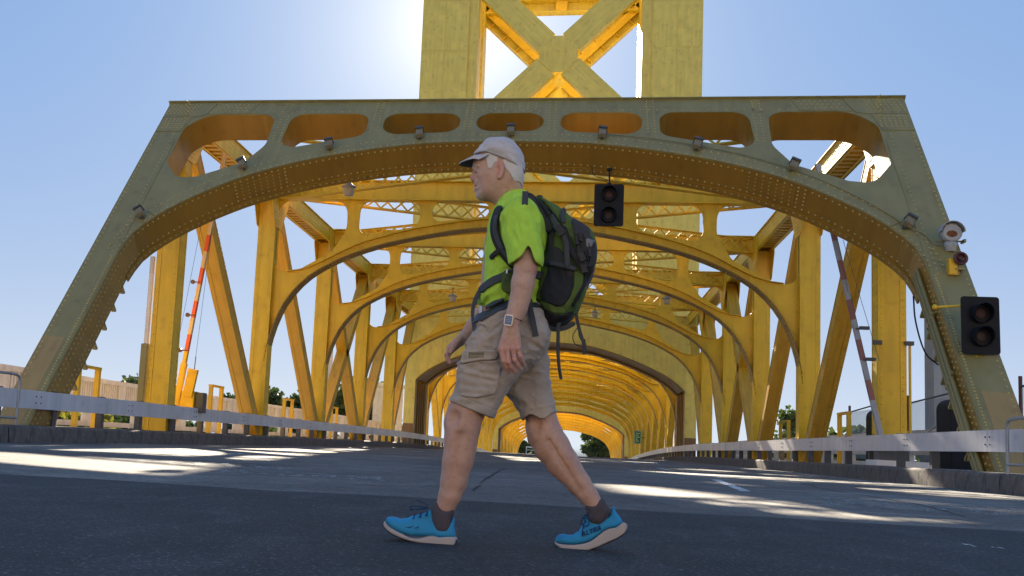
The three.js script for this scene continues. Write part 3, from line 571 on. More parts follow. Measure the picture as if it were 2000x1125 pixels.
// floodlights clipped to the portal arch
{
  const body = box(0.17, 0.20, 0.13), hood = box(0.21, 0.05, 0.2), face = box(0.12, 0.09, 0.01);
  const names = ['floodlight at the low left end of the portal arch', 'floodlight second from the left on the portal arch', 'floodlight third from the left on the portal arch', 'floodlight on the portal arch just left of the cap', 'floodlight on the arch crown right above the cap', 'floodlight on the arch above the hanging traffic signal', 'floodlight third from the right on the portal arch', 'floodlight second from the right on the portal arch', 'floodlight at the low right end of the portal arch'];
  [[-8.3, 6.57, 0.75], [-6.31, 8.57, 0.55], [-4.31, 9.44, 0.3], [-2.14, 9.93, 0.14], [0.06, 10.04, 0], [2.21, 9.93, -0.14], [4.33, 9.45, -0.3], [6.31, 8.62, -0.55], [8.28, 6.62, -0.75]].forEach(([u, v, a], i) => {
    const t = thing('floodlight', 'small brown grey ' + names[i], 'floodlight', [0, 0, 0], 'floodlights along the portal arch');
    t.position.copy(pp(u, v - 0.02, 0.12)); t.rotation.set(portalTurn.x + 0.12, 0, a * 0.75, 'ZXY');
    mesh('housing', body, M.lampBody ??= std(lin(0.27, 0.23, 0.14), { map: paintMap, roughness: 0.5 }), t);
    const h = mesh('hood', hood, M.darkSteel, t); h.position.set(0, 0.115, 0.02);
    const f = mesh('lens', face, M.lens ??= std(lin(0.22, 0.19, 0.13), { roughness: 0.5 }), t); f.position.set(0, -0.02, 0.071);
    const b = mesh('bracket', box(0.05, 0.22, 0.14), M.darkSteel, t); b.position.set(0, -0.03, -0.1);
  });
}
// cable conduit following the right half of the arch, and pipes on the right leg
{
  const pts = [[2.3, 10.02], [3.3, 9.83], [4.4, 9.5], [5.4, 9.1], [6.4, 8.52], [7.3, 7.75], [8.0, 6.95], [8.3, 6.5], [8.5, 6.35], [8.62, 6.1], [8.66, 5.98], [8.78, 5.95]].map(([u, v]) => pp(u, v, 0.035));
  tag(mesh('cable_conduit', tube(pts, 0.012, 60, 6), M.goldOlive), 'thin gold cable conduit following the right half of the portal arch', 'conduit');
  const t = thing('conduit_pipes', 'pair of gold conduit pipes running down the inner edge of the right portal leg', 'conduit');
  for (const [du, dw, r] of [[-0.03, -0.30, 0.035], [-0.03, -0.42, 0.045], [-0.03, -0.55, 0.028]]) mesh('pipe', tube([pp(8.35 + du, 5.6, dw), pp(8.36 + du, 4, dw), pp(8.36 + du, 2, dw), pp(8.36 + du, -0.2, dw)], r, 20, 8), M.goldOlive, t);
  for (const v of [0.9, 2.6, 4.2]) mesh('clamp', box(0.05, 0.06, 0.42).applyMatrix4(new THREE.Matrix4().makeRotationFromEuler(portalTurn)).translate(...pp(8.33, v, -0.42).toArray()), M.goldOlive, t);
  mesh('hanging_cable', tube([pp(8.3, 5.3, -0.75), pp(8.22, 4.6, -0.8), pp(8.24, 3.7, -0.82), pp(8.34, 3.3, -0.7)], 0.016, 20, 6), M.black, t);
}
// lacing bars behind the legs: small tabs that stand out from the rear edge
for (const s of [-1, 1]) {
  const g = part('leg_lacing', span);
  for (let v = 0.6; v < 5.0; v += 0.62) mesh('lacing_tab', box(0.10, 0.05, 0.22).applyMatrix4(new THREE.Matrix4().makeRotationFromEuler(portalTurn)).translate(...pp(s * 8.45, v, -0.88).toArray()), M.goldOlive, g);
}
// small brackets under the arch
for (const [x, y, z, lab] of [[-5.0, 6.72, -8.02, 'gold angle bracket with a drilled plate under the left part of the arch'], [-2.9, 7.17, -8.02, 'square gold bracket under the arch left of the cap']]) {
  const t = thing('soffit_bracket', lab, 'bracket', [x, y, z], 'brackets under the portal arch');
  mesh('frame', [box(0.03, 0.26, 0.05, -0.13, 0, 0), box(0.03, 0.26, 0.05, 0.13, 0, 0), box(0.29, 0.03, 0.05, 0, -0.13, 0), box(0.29, 0.03, 0.05, 0, 0.13, 0)], M.goldOlive, t);
  mesh('plate', box(0.22, 0.22, 0.015, 0, 0, -0.02), M.goldOlive, t);
  if (x < -4) mesh('foot', [box(0.03, 0.18, 0.03, -0.08, -0.22, 0), box(0.03, 0.18, 0.03, 0.08, -0.22, 0)], M.goldOlive, t); else mesh('boss', new THREE.CylinderGeometry(0.04, 0.04, 0.04, 12).rotateX(Math.PI / 2), M.goldOlive, t);
}
// pendant lamps under the frames
function pendant(x, y, z, sc, label) {
  const t = thing('pendant_lamp', label, 'lamp', [x, y, z], 'pendant lamps in the bridge'); t.scale.setScalar(sc);
  const L = (pts, n = 20) => new THREE.LatheGeometry(pts.map(([a, b]) => new THREE.Vector2(a, b)), n);
  mesh('shade', L([[0.0, 0.12], [0.06, 0.12], [0.09, 0.08], [0.19, 0.03], [0.19, 0.01], [0.14, -0.02]]), M.greyPaint, t);
  mesh('globe', L([[0.14, -0.02], [0.135, -0.12], [0.12, -0.20], [0.10, -0.215], [0, -0.22]]), std(lin(0.45, 0.42, 0.38), { roughness: 0.25 }), t);
  mesh('stem', new THREE.CylinderGeometry(0.018, 0.018, 0.28, 8).translate(0, 0.25, 0), M.darkSteel, t);
  mesh('mount', box(0.16, 0.05, 0.16, 0, 0.38, 0), M.gold, t);
}
pendant(-4.09, 6.46, -9.0, 1, 'grey pendant lamp hanging under the left part of the portal arch');
pendant(-3.43, 6.30, -28.1, 1, 'small grey pendant lamp under an inner arch, left of the man');
pendant(5.3, 6.45, -28.1, 1, 'small grey pendant lamp under an inner arch on the right');
pendant(2.6, 6.9, -37.0, 1, 'tiny pendant lamp hanging deep under the right inner arches');

// two-lens traffic signals
function signal(t, w, h, dy) {
  const plate = extrude(shapeOf(fillet([[-w / 2, -h / 2, 0.05], [w / 2, -h / 2, 0.05], [w / 2, h / 2, 0.05], [-w / 2, h / 2, 0.05]])), 0.02, 0.004);
  mesh('backplate', plate, M.black, t);
  mesh('housing', extrude(shapeOf(fillet([[-0.17, -dy - 0.21, 0.04], [0.17, -dy - 0.21, 0.04], [0.17, dy + 0.21, 0.04], [-0.17, dy + 0.21, 0.04]])), 0.2, 0.01).translate(0, 0, -0.2), M.black, t);
  for (const s of [1, -1]) {
    const l = mesh('lens', new THREE.SphereGeometry(0.15, 24, 10, 0, Math.PI * 2, 0, 0.62).scale(1, 0.5, 1).rotateX(Math.PI / 2).translate(0, s * dy, -0.02), s > 0 ? (M.lensRed ??= std(lin(0.030, 0.003, 0.004), { roughness: 0.6 })) : (M.lensDark ??= std(lin(0.020, 0.008, 0.007), { roughness: 0.6 })), t);
    l.userData.label = s > 0 ? 'unlit dark red upper lens' : 'unlit brownish lower lens';
    const pos = [], idx = [], n = 36;                                   // tunnel visor, longer at the top
    for (const rad of [0.175, 0.165]) for (let i = 0; i <= n; i++) { const a = i / n * Math.PI * 2, c = Math.cos(a), q = Math.sin(a), d = 0.09 + 0.15 * (q * 0.5 + 0.5); pos.push(rad * c, s * dy + rad * q, 0.01, rad * c, s * dy + rad * q, 0.01 + d); }
    for (const o of [0, (n + 1) * 2]) for (let i = 0; i < n; i++) { const a = o + i * 2; idx.push(a, a + 2, a + 3, a, a + 3, a + 1); }
    for (let i = 0; i < n; i++) { const a = i * 2 + 1, b = (n + 1) * 2 + i * 2 + 1; idx.push(a, a + 2, b + 2, a, b + 2, b); }
    const g = new THREE.BufferGeometry(); g.setAttribute('position', new THREE.Float32BufferAttribute(pos, 3)); g.setIndex(idx); g.computeVertexNormals();
    mesh('visor', g, M.black, t);
  }
}
{
  const t = thing('traffic_signal', 'black two lens traffic signal hanging from the arch right of the man', 'signal', [2.405, 5.82, -7.85], 'traffic signals');
  signal(t, 0.67, 1.0, 0.25); mesh('hanger', [box(0.04, 0.42, 0.04, 0, 0.7, -0.1), box(0.12, 0.05, 0.12, 0, 0.89, -0.1), box(0.1, 0.06, 0.1, 0, 0.52, -0.1)], M.black, t);
  mesh('cable', tube([V(-0.02, 0.62, -0.08), V(-0.16, 0.66, -0.06), V(-0.36, 0.74, -0.06), V(-0.42, 0.95, -0.06)], 0.008, 20, 5), M.black, t);
  const r = thing('traffic_signal', 'black two lens traffic signal mounted on the right portal leg', 'signal', [8.77, 2.665, -3.1], 'traffic signals');
  signal(r, 0.64, 1.02, 0.205); r.rotation.y = 0.10; r.rotation.z = 0.012;
  mesh('upper_arm', rod(V(-0.2, 0.36, -0.05), V(-0.62, 0.36, -0.42), 0.022, 8), M.gold, r); mesh('upper_foot', new THREE.SphereGeometry(0.05, 10, 8).translate(-0.6, 0.36, -0.4), M.gold, r);
  mesh('lower_arm', [rod(V(-0.05, -0.5, -0.1), V(-0.05, -0.62, -0.35), 0.03, 8), new THREE.SphereGeometry(0.055, 10, 8).translate(-0.04, -0.57, -0.1), box(0.16, 0.03, 0.3, -0.05, -0.62, -0.3)], M.gold, r);
}
// warning bell, beacon and box on the right leg
{
  const c = pp(8.92, 6.06, 0.26), t = thing('warning_bell', 'weathered grey drum shaped warning bell on the right portal leg', 'bell', c.toArray());
  mesh('drum', new THREE.LatheGeometry([[0, 0.10], [0.15, 0.10], [0.185, 0.08], [0.19, 0.0], [0.185, -0.12], [0, -0.12]].map(([a, b]) => new THREE.Vector2(a, b)), 28).rotateX(Math.PI / 2), M.greyPaint, t);
  const hood = []; for (let i = 0; i <= 14; i++) hood.push([Math.cos(Math.PI * (0.02 + 0.96 * i / 14)) * 0.21, Math.sin(Math.PI * (0.02 + 0.96 * i / 14)) * 0.21]);
  mesh('hood', ribbon(hood, -0.1, 0.17, -0.012), M.greyPaint, t);
  mesh('rust_patch', new THREE.CircleGeometry(0.085, 9).scale(1.2, 0.8, 1).translate(-0.01, -0.03, 0.104), std(lin(0.22, 0.09, 0.04), { roughness: 0.95, map: concreteMap }), t);
  mesh('neck', new THREE.LatheGeometry([[0.09, 0], [0.12, -0.03], [0.12, -0.09], [0.10, -0.10], [0.10, -0.18], [0.06, -0.2]].map(([a, b]) => new THREE.Vector2(a, b)), 20).translate(0.0, -0.17, -0.02), M.greyPaint, t);
  mesh('bracket', [box(0.5, 0.03, 0.03, 0.02, -0.14, -0.12), box(0.04, 0.06, 0.22, 0.26, -0.14, -0.12)], M.goldOlive, t);
  const b = pp(8.91, 5.22, 0.30), k = thing('beacon', 'round dark red warning beacon below the grey bell', 'beacon', b.toArray());
  mesh('rim', new THREE.TorusGeometry(0.105, 0.028, 10, 28), M.maroon ??= std(lin(0.07, 0.012, 0.018), { roughness: 0.35 }), k);
  mesh('dish', new THREE.SphereGeometry(0.11, 20, 8, 0, Math.PI * 2, 0, 1.3).scale(1, 0.6, 1).rotateX(-Math.PI / 2).translate(0, 0, 0.02), M.maroon, k);
  mesh('bulb', new THREE.SphereGeometry(0.025, 10, 8).translate(0, 0, -0.01), M.darkSteel, k);
  mesh('stem', [rod(V(0, -0.12, -0.05), V(0, -0.19, -0.06), 0.03, 8), box(0.16, 0.025, 0.2, 0, -0.2, -0.12), box(0.05, 0.2, 0.06, 0, -0.3, -0.16)], M.goldOlive, k);
  const y = pp(8.80, 5.2, 0.10), q = thing('junction_box', 'bright yellow junction box between the bell and the red beacon', 'box', y.toArray());
  mesh('body', box(0.16, 0.32, 0.14), M.yellowGear, q); mesh('cover', box(0.14, 0.28, 0.012, 0, 0, 0.077), M.yellowGear, q);
}
// raised barrier arms
function barrier(t, base, tip, n, faded) {
  const d = tip.clone().sub(base), L = d.length(); d.normalize(); const seg = (a, b) => bar(base.clone().addScaledVector(d, a), base.clone().addScaledVector(d, b), 0.10, 0.13, V(0, 0, 1));
  mesh('arm_root', seg(0, L * 0.15), faded ? M.armGrey ??= std(lin(0.42, 0.44, 0.46), { map: paintMap, roughness: 0.6 }) : M.yellowGear, t);
  const A = faded ? (M.stripeFadedRed ??= std(lin(0.36, 0.16, 0.14), { map: paintMap, roughness: 0.7 })) : M.stripeRed ??= std(lin(0.75, 0.10, 0.04), { roughness: 0.5 }), B = faded ? M.armGrey : M.stripeTan ??= std(lin(0.70, 0.50, 0.28), { roughness: 0.6 });
  for (let i = 0; i < n; i++) { const a = L * (0.15 + 0.85 * i / n), b = L * (0.15 + 0.85 * (i + 1) / n); mesh('stripe', seg(a + 0.001, b - 0.001), i % 2 ? B : A, t); }
}
{
  const t = thing('barrier_gate', 'raised red and tan striped barrier arm with yellow gear on the left', 'barrier', [0, 0, 0], 'raised traffic barriers');
  barrier(t, V(-8.82, 1.2, -10.5), V(-8.0, 7.75, -10.5), 12, false);
  for (const [x, y] of [[-8.58, 4.1], [-8.66, 3.18], [-8.80, 2.2]]) { mesh('arm_lamp', [new THREE.CylinderGeometry(0.06, 0.06, 0.05, 14).rotateX(Math.PI / 2).translate(x - 0.06, y, -10.42), box(0.2, 0.03, 0.03, x + 0.05, y, -10.44)], M.maroon, t); }
  mesh('wire', [rod(V(-9.1, 1.35, -10.5), V(-8.45, 6.5, -10.5), 0.006, 5), rod(V(-8.46, 1.4, -10.5), V(-8.2, 5.9, -10.5), 0.006, 5), rod(V(-8.46, 1.15, -10.5), V(-8.42, 2.05, -10.5), 0.014, 5)], M.darkSteel, t);
  mesh('crank', [bar(V(-8.95, 0.2, -10.5), V(-8.74, 1.85, -10.5), 0.16, 0.12, V(0, 0, 1)), bar(V(-8.58, 0.95, -10.5), V(-8.46, 1.7, -10.5), 0.27, 0.12, V(0, 0, 1))], M.yellowGear, t);
  mesh('gear_housing', box(0.44, 0.72, 0.4, -8.62, 0.74, -10.7), M.yellowGear, t); mesh('counterweight', box(0.22, 0.55, 0.3, -8.27, 0.8, -10.75), M.darkSteel, t);
  const r = thing('barrier_gate', 'raised faded grey and red barrier arm slanting before the right truss', 'barrier', [0, 0, 0], 'raised traffic barriers');
  barrier(r, V(8.46, 0.60, -8.3), V(7.08, 6.95, -8.3), 12, true);
  for (const [q, o] of [[0.40, 0.16], [0.29, 0.14]]) { const p = V(8.46, 0.6, -8.22).lerp(V(7.08, 6.95, -8.22), q); mesh('arm_lamp', [box(0.2, 0.07, 0.12, p.x + o, p.y + 0.02, p.z), box(0.1, 0.03, 0.04, p.x + 0.03, p.y, p.z)], M.darkSteel, r); }
  mesh('wire', [rod(V(7.55, 5.1, -7.9), V(8.3, 2.4, -7.9), 0.006, 5), rod(V(7.7, 3.9, -7.9), V(8.05, 2.3, -7.9), 0.006, 5), rod(V(7.35, 5.6, -7.9), V(7.66, 3.9, -7.9), 0.006, 5)], M.darkSteel, r);
  mesh('gear_housing', box(0.6, 0.5, 0.5, 8.6, 0.42, -8.15), M.darkSteel, r); mesh('base', box(1.1, 0.12, 0.9, 8.75, 0.18, -8.2), M.white, r);
}
// clamps on the right hanger post
for (const x of [8.46, 9.13]) { const t = thing('post_clamp', x < 9 ? 'small dark clamp on the near edge of the right hanger post' : 'small dark clamp on the outer edge of the right hanger post', 'clamp', [x, 2.9, -8.72], 'clamps on the hanger post'); mesh('jaw', box(0.18, 0.09, 0.14), M.darkSteel, t); mesh('pipe', rod(V(0.02, 0, -0.02), V(0.02, -2.2, -0.02), 0.03, 8), M.gold, t); }
// service box and pipe beside the left hanger
{ const t = thing('service_pipe', 'thin tan service pipe standing beside the left hanger post', 'pipe', [-9.2, 0, -8.75]); mesh('lower_box', box(0.16, 2.2, 0.2, 0, 1.1, 0), M.goldOlive, t); mesh('upper_pipe', box(0.10, 2.3, 0.12, 0.02, 3.35, 0), M.wall, t); }

// yellow steel goal-post frames on the pavements
function uFrame(x, z0, z1, h, label) {
  const t = thing('steel_hoop', label, 'frame', [x, groundY(x, (z0 + z1) / 2) + 0.31, 0], 'yellow steel hoops on the pavements');
  for (const z of [z0, z1]) mesh('post', box(0.12, h, 0.12, 0, h / 2, z), M.yellowGear, t);
  mesh('top_bar', box(0.14, 0.07, Math.abs(z1 - z0) + 0.14, 0, h + 0.035, (z0 + z1) / 2), M.yellowGear, t);
}
uFrame(-9.8, -6.2, -7.3, 1.42, 'yellow steel hoop just behind the left portal leg'); uFrame(-9.8, -16.1, -17.2, 1.5, 'yellow steel hoop beside the second left diagonal'); uFrame(-9.8, -25.5, -26.8, 1.5, 'yellow steel hoop in the gap beyond the left sway frame post');
uFrame(-9.8, -34.6, -35.8, 1.5, 'yellow steel hoop far along the left pavement'); uFrame(9.9, -17.8, -19.0, 1.5, 'yellow steel hoop on the right pavement next to the chain fence'); uFrame(9.9, -27.5, -29.2, 1.5, 'yellow steel hoop farther along the right pavement');

// pipe hand rails at the kerb ends
for (const s of [-1, 1]) {
  const t = thing('pipe_railing', s < 0 ? 'grey pipe hand rail at the left edge in front of the crash rail' : 'grey pipe hand rail at the right edge in front of the crash rail', 'railing', [0, 0, 0], 'pipe hand rails'), x = s * 8.06, z0 = s < 0 ? -0.12 : 0.14, y = s < 0 ? 0.84 : 0.86;
  mesh('top_rail', tube([V(x, -0.05, z0), V(x, y - 0.1, z0), V(x, y - 0.025, z0 + 0.03), V(x, y, z0 + 0.12), V(x, y, z0 + 1.2), V(x, y, z0 + 3)], 0.026, 40, 10), M.galv, t);
  mesh('lower_rail', rod(V(x, s < 0 ? 0.07 : 0.2, z0), V(x, s < 0 ? 0.07 : 0.2, z0 + 3), 0.022, 10), M.galv, t);
  mesh('post', rod(V(x, -0.05, z0 + 2.2), V(x, y, z0 + 2.2), 0.024, 10), M.galv, t);
}
// black covered machines on the right pavement
for (const [z, w, lab] of [[-15.6, 0.42, 'black rounded cover standing behind the faded barrier arm'], [-9.1, 0.5, 'black rounded cover standing beside the right portal leg']]) {
  const t = thing('machine_cover', lab, 'cover', [10.22, groundY(10, z) + 0.31, z], 'black machine covers'), s = shapeOf(fillet([[-w / 2, 0, 0.02], [w / 2, 0, 0.02], [w / 2, 1.55, 0.14], [-w / 2, 1.55, 0.22]]));
  mesh('cover', extrude(s, 1.0, 0.03).translate(0, 0, -0.5), M.coverBlack ??= std(lin(0.012, 0.013, 0.018), { roughness: 0.85 }), t); mesh('strap', box(w + 0.075, 0.05, 1.08, 0, 0.7, 0), M.darkSteel, t);
  if (z > -10) mesh('brace_pipe', rod(V(-1.1, 0.3, -0.4), V(-0.4, 0.95, -0.2), 0.03, 8), M.galv, t);
}
// grey pylon and chain-link fence on the right
{
  const t = thing('pylon', 'plain light grey square pylon behind the right portal leg', 'pylon', [12.6, groundY(12.6, -18.4), -18.4]);
  mesh('shaft', box(0.55, 6.3, 0.9, 0, 3.1, 0), M.greyPaint, t); mesh('foot', box(0.8, 0.4, 1.15, 0, 0.45, 0), M.greyPaint, t);
  const f = thing('chain_fence', 'chain link fence with rust brown posts along the right pavement', 'fence'), x = 12.0, y0 = 0.4, h = 2.0;
  const rustPost = std(lin(0.16, 0.06, 0.05), { roughness: 0.8 }), zs = [-7.0, -10.4, -14.8, -19.4, -23.2, -27.0];
  for (const z of zs) { mesh('fence_post', rod(V(x, 0.1, z), V(x, y0 + h, z), 0.045, 8), rustPost, f); }
  for (let i = 0; i + 1 < zs.length; i++) { const a = zs[i], b = zs[i + 1]; if (i % 2 === 0 || i === 3) { mesh('top_rail', rod(V(x, y0 + h - 0.12 - 0.12 * (i % 2), a), V(x, y0 + h - 0.25, b), 0.028, 8), M.darkSteel, f);
    const list = [], c = 0.075; for (let q = -h; q < Math.abs(b - a); q += c) for (const k of [0, 1]) { const z0 = clamp(q, 0, Math.abs(b - a)), z1 = clamp(q + h - 0.25, 0, Math.abs(b - a)); if (z1 - z0 < 0.02) continue; const v0 = k ? (h - 0.25) - (z0 - q) : z0 - q, v1 = k ? (h - 0.25) - (z1 - q) : z1 - q; list.push(bar(V(x, y0 + v0, a - z0), V(x, y0 + v1, a - z1), 0.004, 0.004)); } mesh('wire_mesh', list, M.galv, f).userData.kind = 'stuff'; } }
}
// grey lamp pole and small street sign
{ const t = thing('lamp_pole', 'plain pale grey pole standing beyond the left truss', 'pole', [-13, groundY(-13, -48), -48]); mesh('shaft', new THREE.CylinderGeometry(0.14, 0.2, 6.2, 12).translate(0, 3.1, 0), M.wall, t); mesh('cap', new THREE.CylinderGeometry(0.2, 0.16, 0.18, 12).translate(0, 6.15, 0), M.wall, t); mesh('base', new THREE.CylinderGeometry(0.22, 0.28, 0.5, 12).translate(0, 0.2, 0), M.wall, t);
  const g = thing('street_sign', 'small green street sign on the right inside the lift span', 'sign', [7.95, groundY(8, -96) + 2.6, -96]); const c = document.createElement('canvas'); c.width = 64; c.height = 128; const k = c.getContext('2d'); k.fillStyle = '#0b6a4a'; k.fillRect(0, 0, 64, 128); k.strokeStyle = '#cfe8dd'; k.lineWidth = 4; k.strokeRect(5, 5, 54, 118); k.fillStyle = '#cfe8dd'; for (let i = 0; i < 5; i++) k.fillRect(14, 22 + i * 19, [36, 28, 36, 20, 30][i], 7); const ct = new THREE.CanvasTexture(c); ct.colorSpace = THREE.SRGBColorSpace; ct.flipY = true;
  mesh('panel', new THREE.BoxGeometry(0.75, 1.3, 0.04), std(lin(1, 1, 1), { map: ct, roughness: 0.5 }), g); mesh('mount', box(0.5, 0.08, 0.06, 0.5, 0, -0.06), M.darkSteel, g); }

// ---------------------------------------------------------------- trees and the far bank
const leafGeo = (() => { const g = []; for (let i = 0; i < 5; i++) { const q = new THREE.PlaneGeometry(0.34, 0.2, 2, 1); const p = q.attributes.position; for (let k = 0; k < p.count; k++) p.setZ(k, -Math.abs(p.getX(k)) * 0.25); q.rotateX(rr(-1.2, 1.2)).rotateY(rr(0, 6.28)).rotateZ(rr(-1, 1)).translate(rr(-0.28, 0.28), rr(-0.28, 0.28), rr(-0.28, 0.28)); g.push(q); } return join(g); })();
M.leafDark = new THREE.MeshPhysicalMaterial({ color: lin(0.05, 0.085, 0.022), roughness: 0.8, side: THREE.DoubleSide, transmission: 0.28, thickness: 0 });
M.leafMid = new THREE.MeshPhysicalMaterial({ color: lin(0.09, 0.13, 0.03), roughness: 0.8, side: THREE.DoubleSide, transmission: 0.32, thickness: 0 });
M.leafYellow = new THREE.MeshPhysicalMaterial({ color: lin(0.26, 0.26, 0.03), roughness: 0.8, side: THREE.DoubleSide, transmission: 0.35, thickness: 0 });
M.bark = std(lin(0.11, 0.08, 0.055), { roughness: 0.95, map: concreteMap });
function tree(x, y, z, h, r, mat, label, group, leaves = 1500) {
  const t = thing('tree', label, 'tree', [x, y, z], group), th = h * 0.5, tw = [mesh];
  const geos = [rod(V(0, 0, 0), V(r * 0.05, th, 0), h * 0.03, 8, h * 0.018)], clumps = [];
  const nb = 8 + Math.round(r);
  for (let i = 0; i < nb; i++) { const a = i / nb * 6.28 + rr(-0.3, 0.3), y0 = th * rr(0.55, 1), e = V(Math.cos(a) * r * rr(0.4, 0.85), h * rr(0.5, 0.92), Math.sin(a) * r * rr(0.4, 0.85)); geos.push(rod(V(0, y0, 0), e, h * 0.012, 6, h * 0.004)); clumps.push([e, r * rr(0.28, 0.5)]); }
  clumps.push([V(0, h * 0.9, 0), r * 0.45], [V(r * 0.15, h * 0.72, 0.1 * r), r * 0.55]);
  mesh('trunk', geos, M.bark, t);
  const m = new THREE.InstancedMesh(leafGeo, mat, leaves), Q = new THREE.Quaternion(), E = new THREE.Euler(), X = new THREE.Matrix4();
  for (let i = 0; i < leaves; i++) { const [c, cr] = clumps[Math.floor(rnd() * clumps.length)], d = V(rr(-1, 1), rr(-1, 1), rr(-1, 1)).normalize().multiplyScalar(cr * Math.pow(rnd(), 0.45)); const s = rr(0.7, 1.5) * clamp(r / 3, 0.5, 1.6); m.setMatrixAt(i, X.compose(c.clone().add(V(d.x, d.y * 0.75, d.z)), Q.setFromEuler(E.set(rr(0, 6), rr(0, 6), rr(0, 6))), V(s, s, s))); }
  m.name = 'crown'; m.userData.kind = 'stuff'; m.castShadow = m.receiveShadow = true; t.add(m); return t;
}
const GL = -8;
tree(-43.6, GL, -90, 13.4, 3.6, M.leafMid, 'bright leafy tree top peeping over the left balustrade', 'trees on the left bank');
tree(-46.5, GL, -92, 12.4, 3.2, M.leafMid, 'lower leafy tree top at the left of the balustrade gap', 'trees on the left bank');
tree(-29.0, GL, -90, 13.2, 3.0, M.leafDark, 'dark tree seen between the left posts and diagonals', 'trees on the left bank');
tree(-26.0, GL, -93, 12.8, 2.7, M.leafDark, 'darker tree standing right of the one between the left posts', 'trees on the left bank');
tree(-33.0, GL, -94, 12.4, 2.4, M.leafDark, 'small dark tree left of the sway frame post', 'trees on the left bank');
tree(-18.0, GL, -86, 14.2, 3.4, M.leafMid, 'leafy green tree behind the left inner diagonals', 'trees on the left bank');
tree(-15.6, GL, -70, 10.5, 1.9, M.leafYellow, 'sunlit yellow green tree low behind the left inner diagonals', 'trees on the left bank', 900);
tree(-14.5, -3.6, -17, 4.1, 1.1, M.leafYellow, 'sunlit yellow bush seen below the left crash rail', 'bushes by the bridge', 700);
tree(-17, -5, -22, 5.4, 2.6, M.leafDark, 'dark green bush seen below the left crash rail', 'bushes by the bridge', 1200);
tree(-16, -5, -32, 5.3, 2.4, M.leafDark, 'dark green bush farther along below the left rail', 'bushes by the bridge', 1000);
tree(-16, -5, -44, 5.3, 2.4, M.leafMid, 'mid green bush far along below the left rail', 'bushes by the bridge', 1000);
tree(20.8, GL, -88, 13.4, 3.0, M.leafMid, 'loose leafy tree seen beside the right sway frame post', 'trees on the right bank', 1100);
tree(27.5, GL, -92, 11.6, 4.4, M.leafMid, 'rounded green tree low behind the yellow hoop on the right', 'trees on the right bank');
tree(15.5, -5, -20, 5.7, 2.4, M.leafMid, 'green bush seen under the right crash rail', 'bushes by the bridge', 1000);
tree(15.5, -5, -28, 5.7, 2.4, M.leafMid, 'second green bush under the right crash rail', 'bushes by the bridge', 1000);
tree(15.8, -5, -38, 5.6, 2.2, M.leafDark, 'darker bush far along under the right rail', 'bushes by the bridge', 800);
tree(7.6, -8, -262, 13.6, 3.6, M.leafMid, 'dark leafy tree filling the right of the tunnel exit', 'trees beyond the bridge', 1600);
tree(10.5, -8, -270, 13.0, 3.6, M.leafDark, 'darker tree behind the one at the right of the tunnel exit', 'trees beyond the bridge', 1600);
tree(-11.5, -8, -262, 10.4, 3.0, M.leafDark, 'tree filling the left of the tunnel exit', 'trees beyond the bridge', 1400);
tree(-7.6, -8, -268, 9.3, 2.4, M.leafMid, 'low green tree behind the white gantry at the tunnel exit', 'trees beyond the bridge', 1000);
{ const t = thing('gantry', 'small white road gantry seen through the tunnel exit', 'gantry', [-7.5, groundY(0, -250) - 0.0, -256]); for (const x of [-1.9, 1.9]) mesh('leg', box(0.16, 5.6, 0.16, x, 2.8, 0), M.white, t); mesh('beam', box(4.1, 0.24, 0.2, 0, 5.6, 0), M.white, t); mesh('lower_beam', box(4.1, 0.12, 0.16, 0, 4.9, 0), M.white, t); }
{ const t = thing('far_building', 'small pale building corner seen between the left inner members', 'building', [-14.6, -8, -80]); mesh('wall', box(2.2, 13, 3, 0, 6.5, 0), M.wall, t); mesh('roof', box(2.5, 0.3, 3.3, 0, 13.1, 0), M.wall, t); for (const y of [9.2, 10.6, 12]) mesh('window', box(0.5, 0.7, 0.05, 0.2, y, 1.51), M.darkSteel, t); }
// two unseen buildings added behind the camera to bounce warm sunlight onto shaded faces
for (const s of [-1, 1]) {
  const t = thing('fill_building', s < 0 ? 'sunlit tan stone office building on the left of the street behind the camera' : 'sunlit tan stone office building on the right of the street behind the camera', 'building', [s * 42, -0.66, 92], 'added light bouncing buildings behind the camera');
  mesh('wall', box(52, 34, 30, 0, 17, 0), M.stone ??= std(lin(0.62, 0.52, 0.40), { map: concreteMap, roughness: 0.9 }), t);
  mesh('cornice', box(53.2, 0.9, 31.2, 0, 34.4, 0), M.stone, t);
  for (let f = 0; f < 8; f++) for (let i = 0; i < 12; i++) mesh('window', box(1.8, 2.2, 0.12, -22 + i * 4, 3 + f * 4, -15.02), M.darkSteel, t);
}
// unseen pale paving added behind the camera to reflect the low sun forward
{ const g = new THREE.PlaneGeometry(150, 150, 1, 1).rotateX(-Math.PI / 2).translate(0, -0.66, 96); struct('square', g, M.walk); }

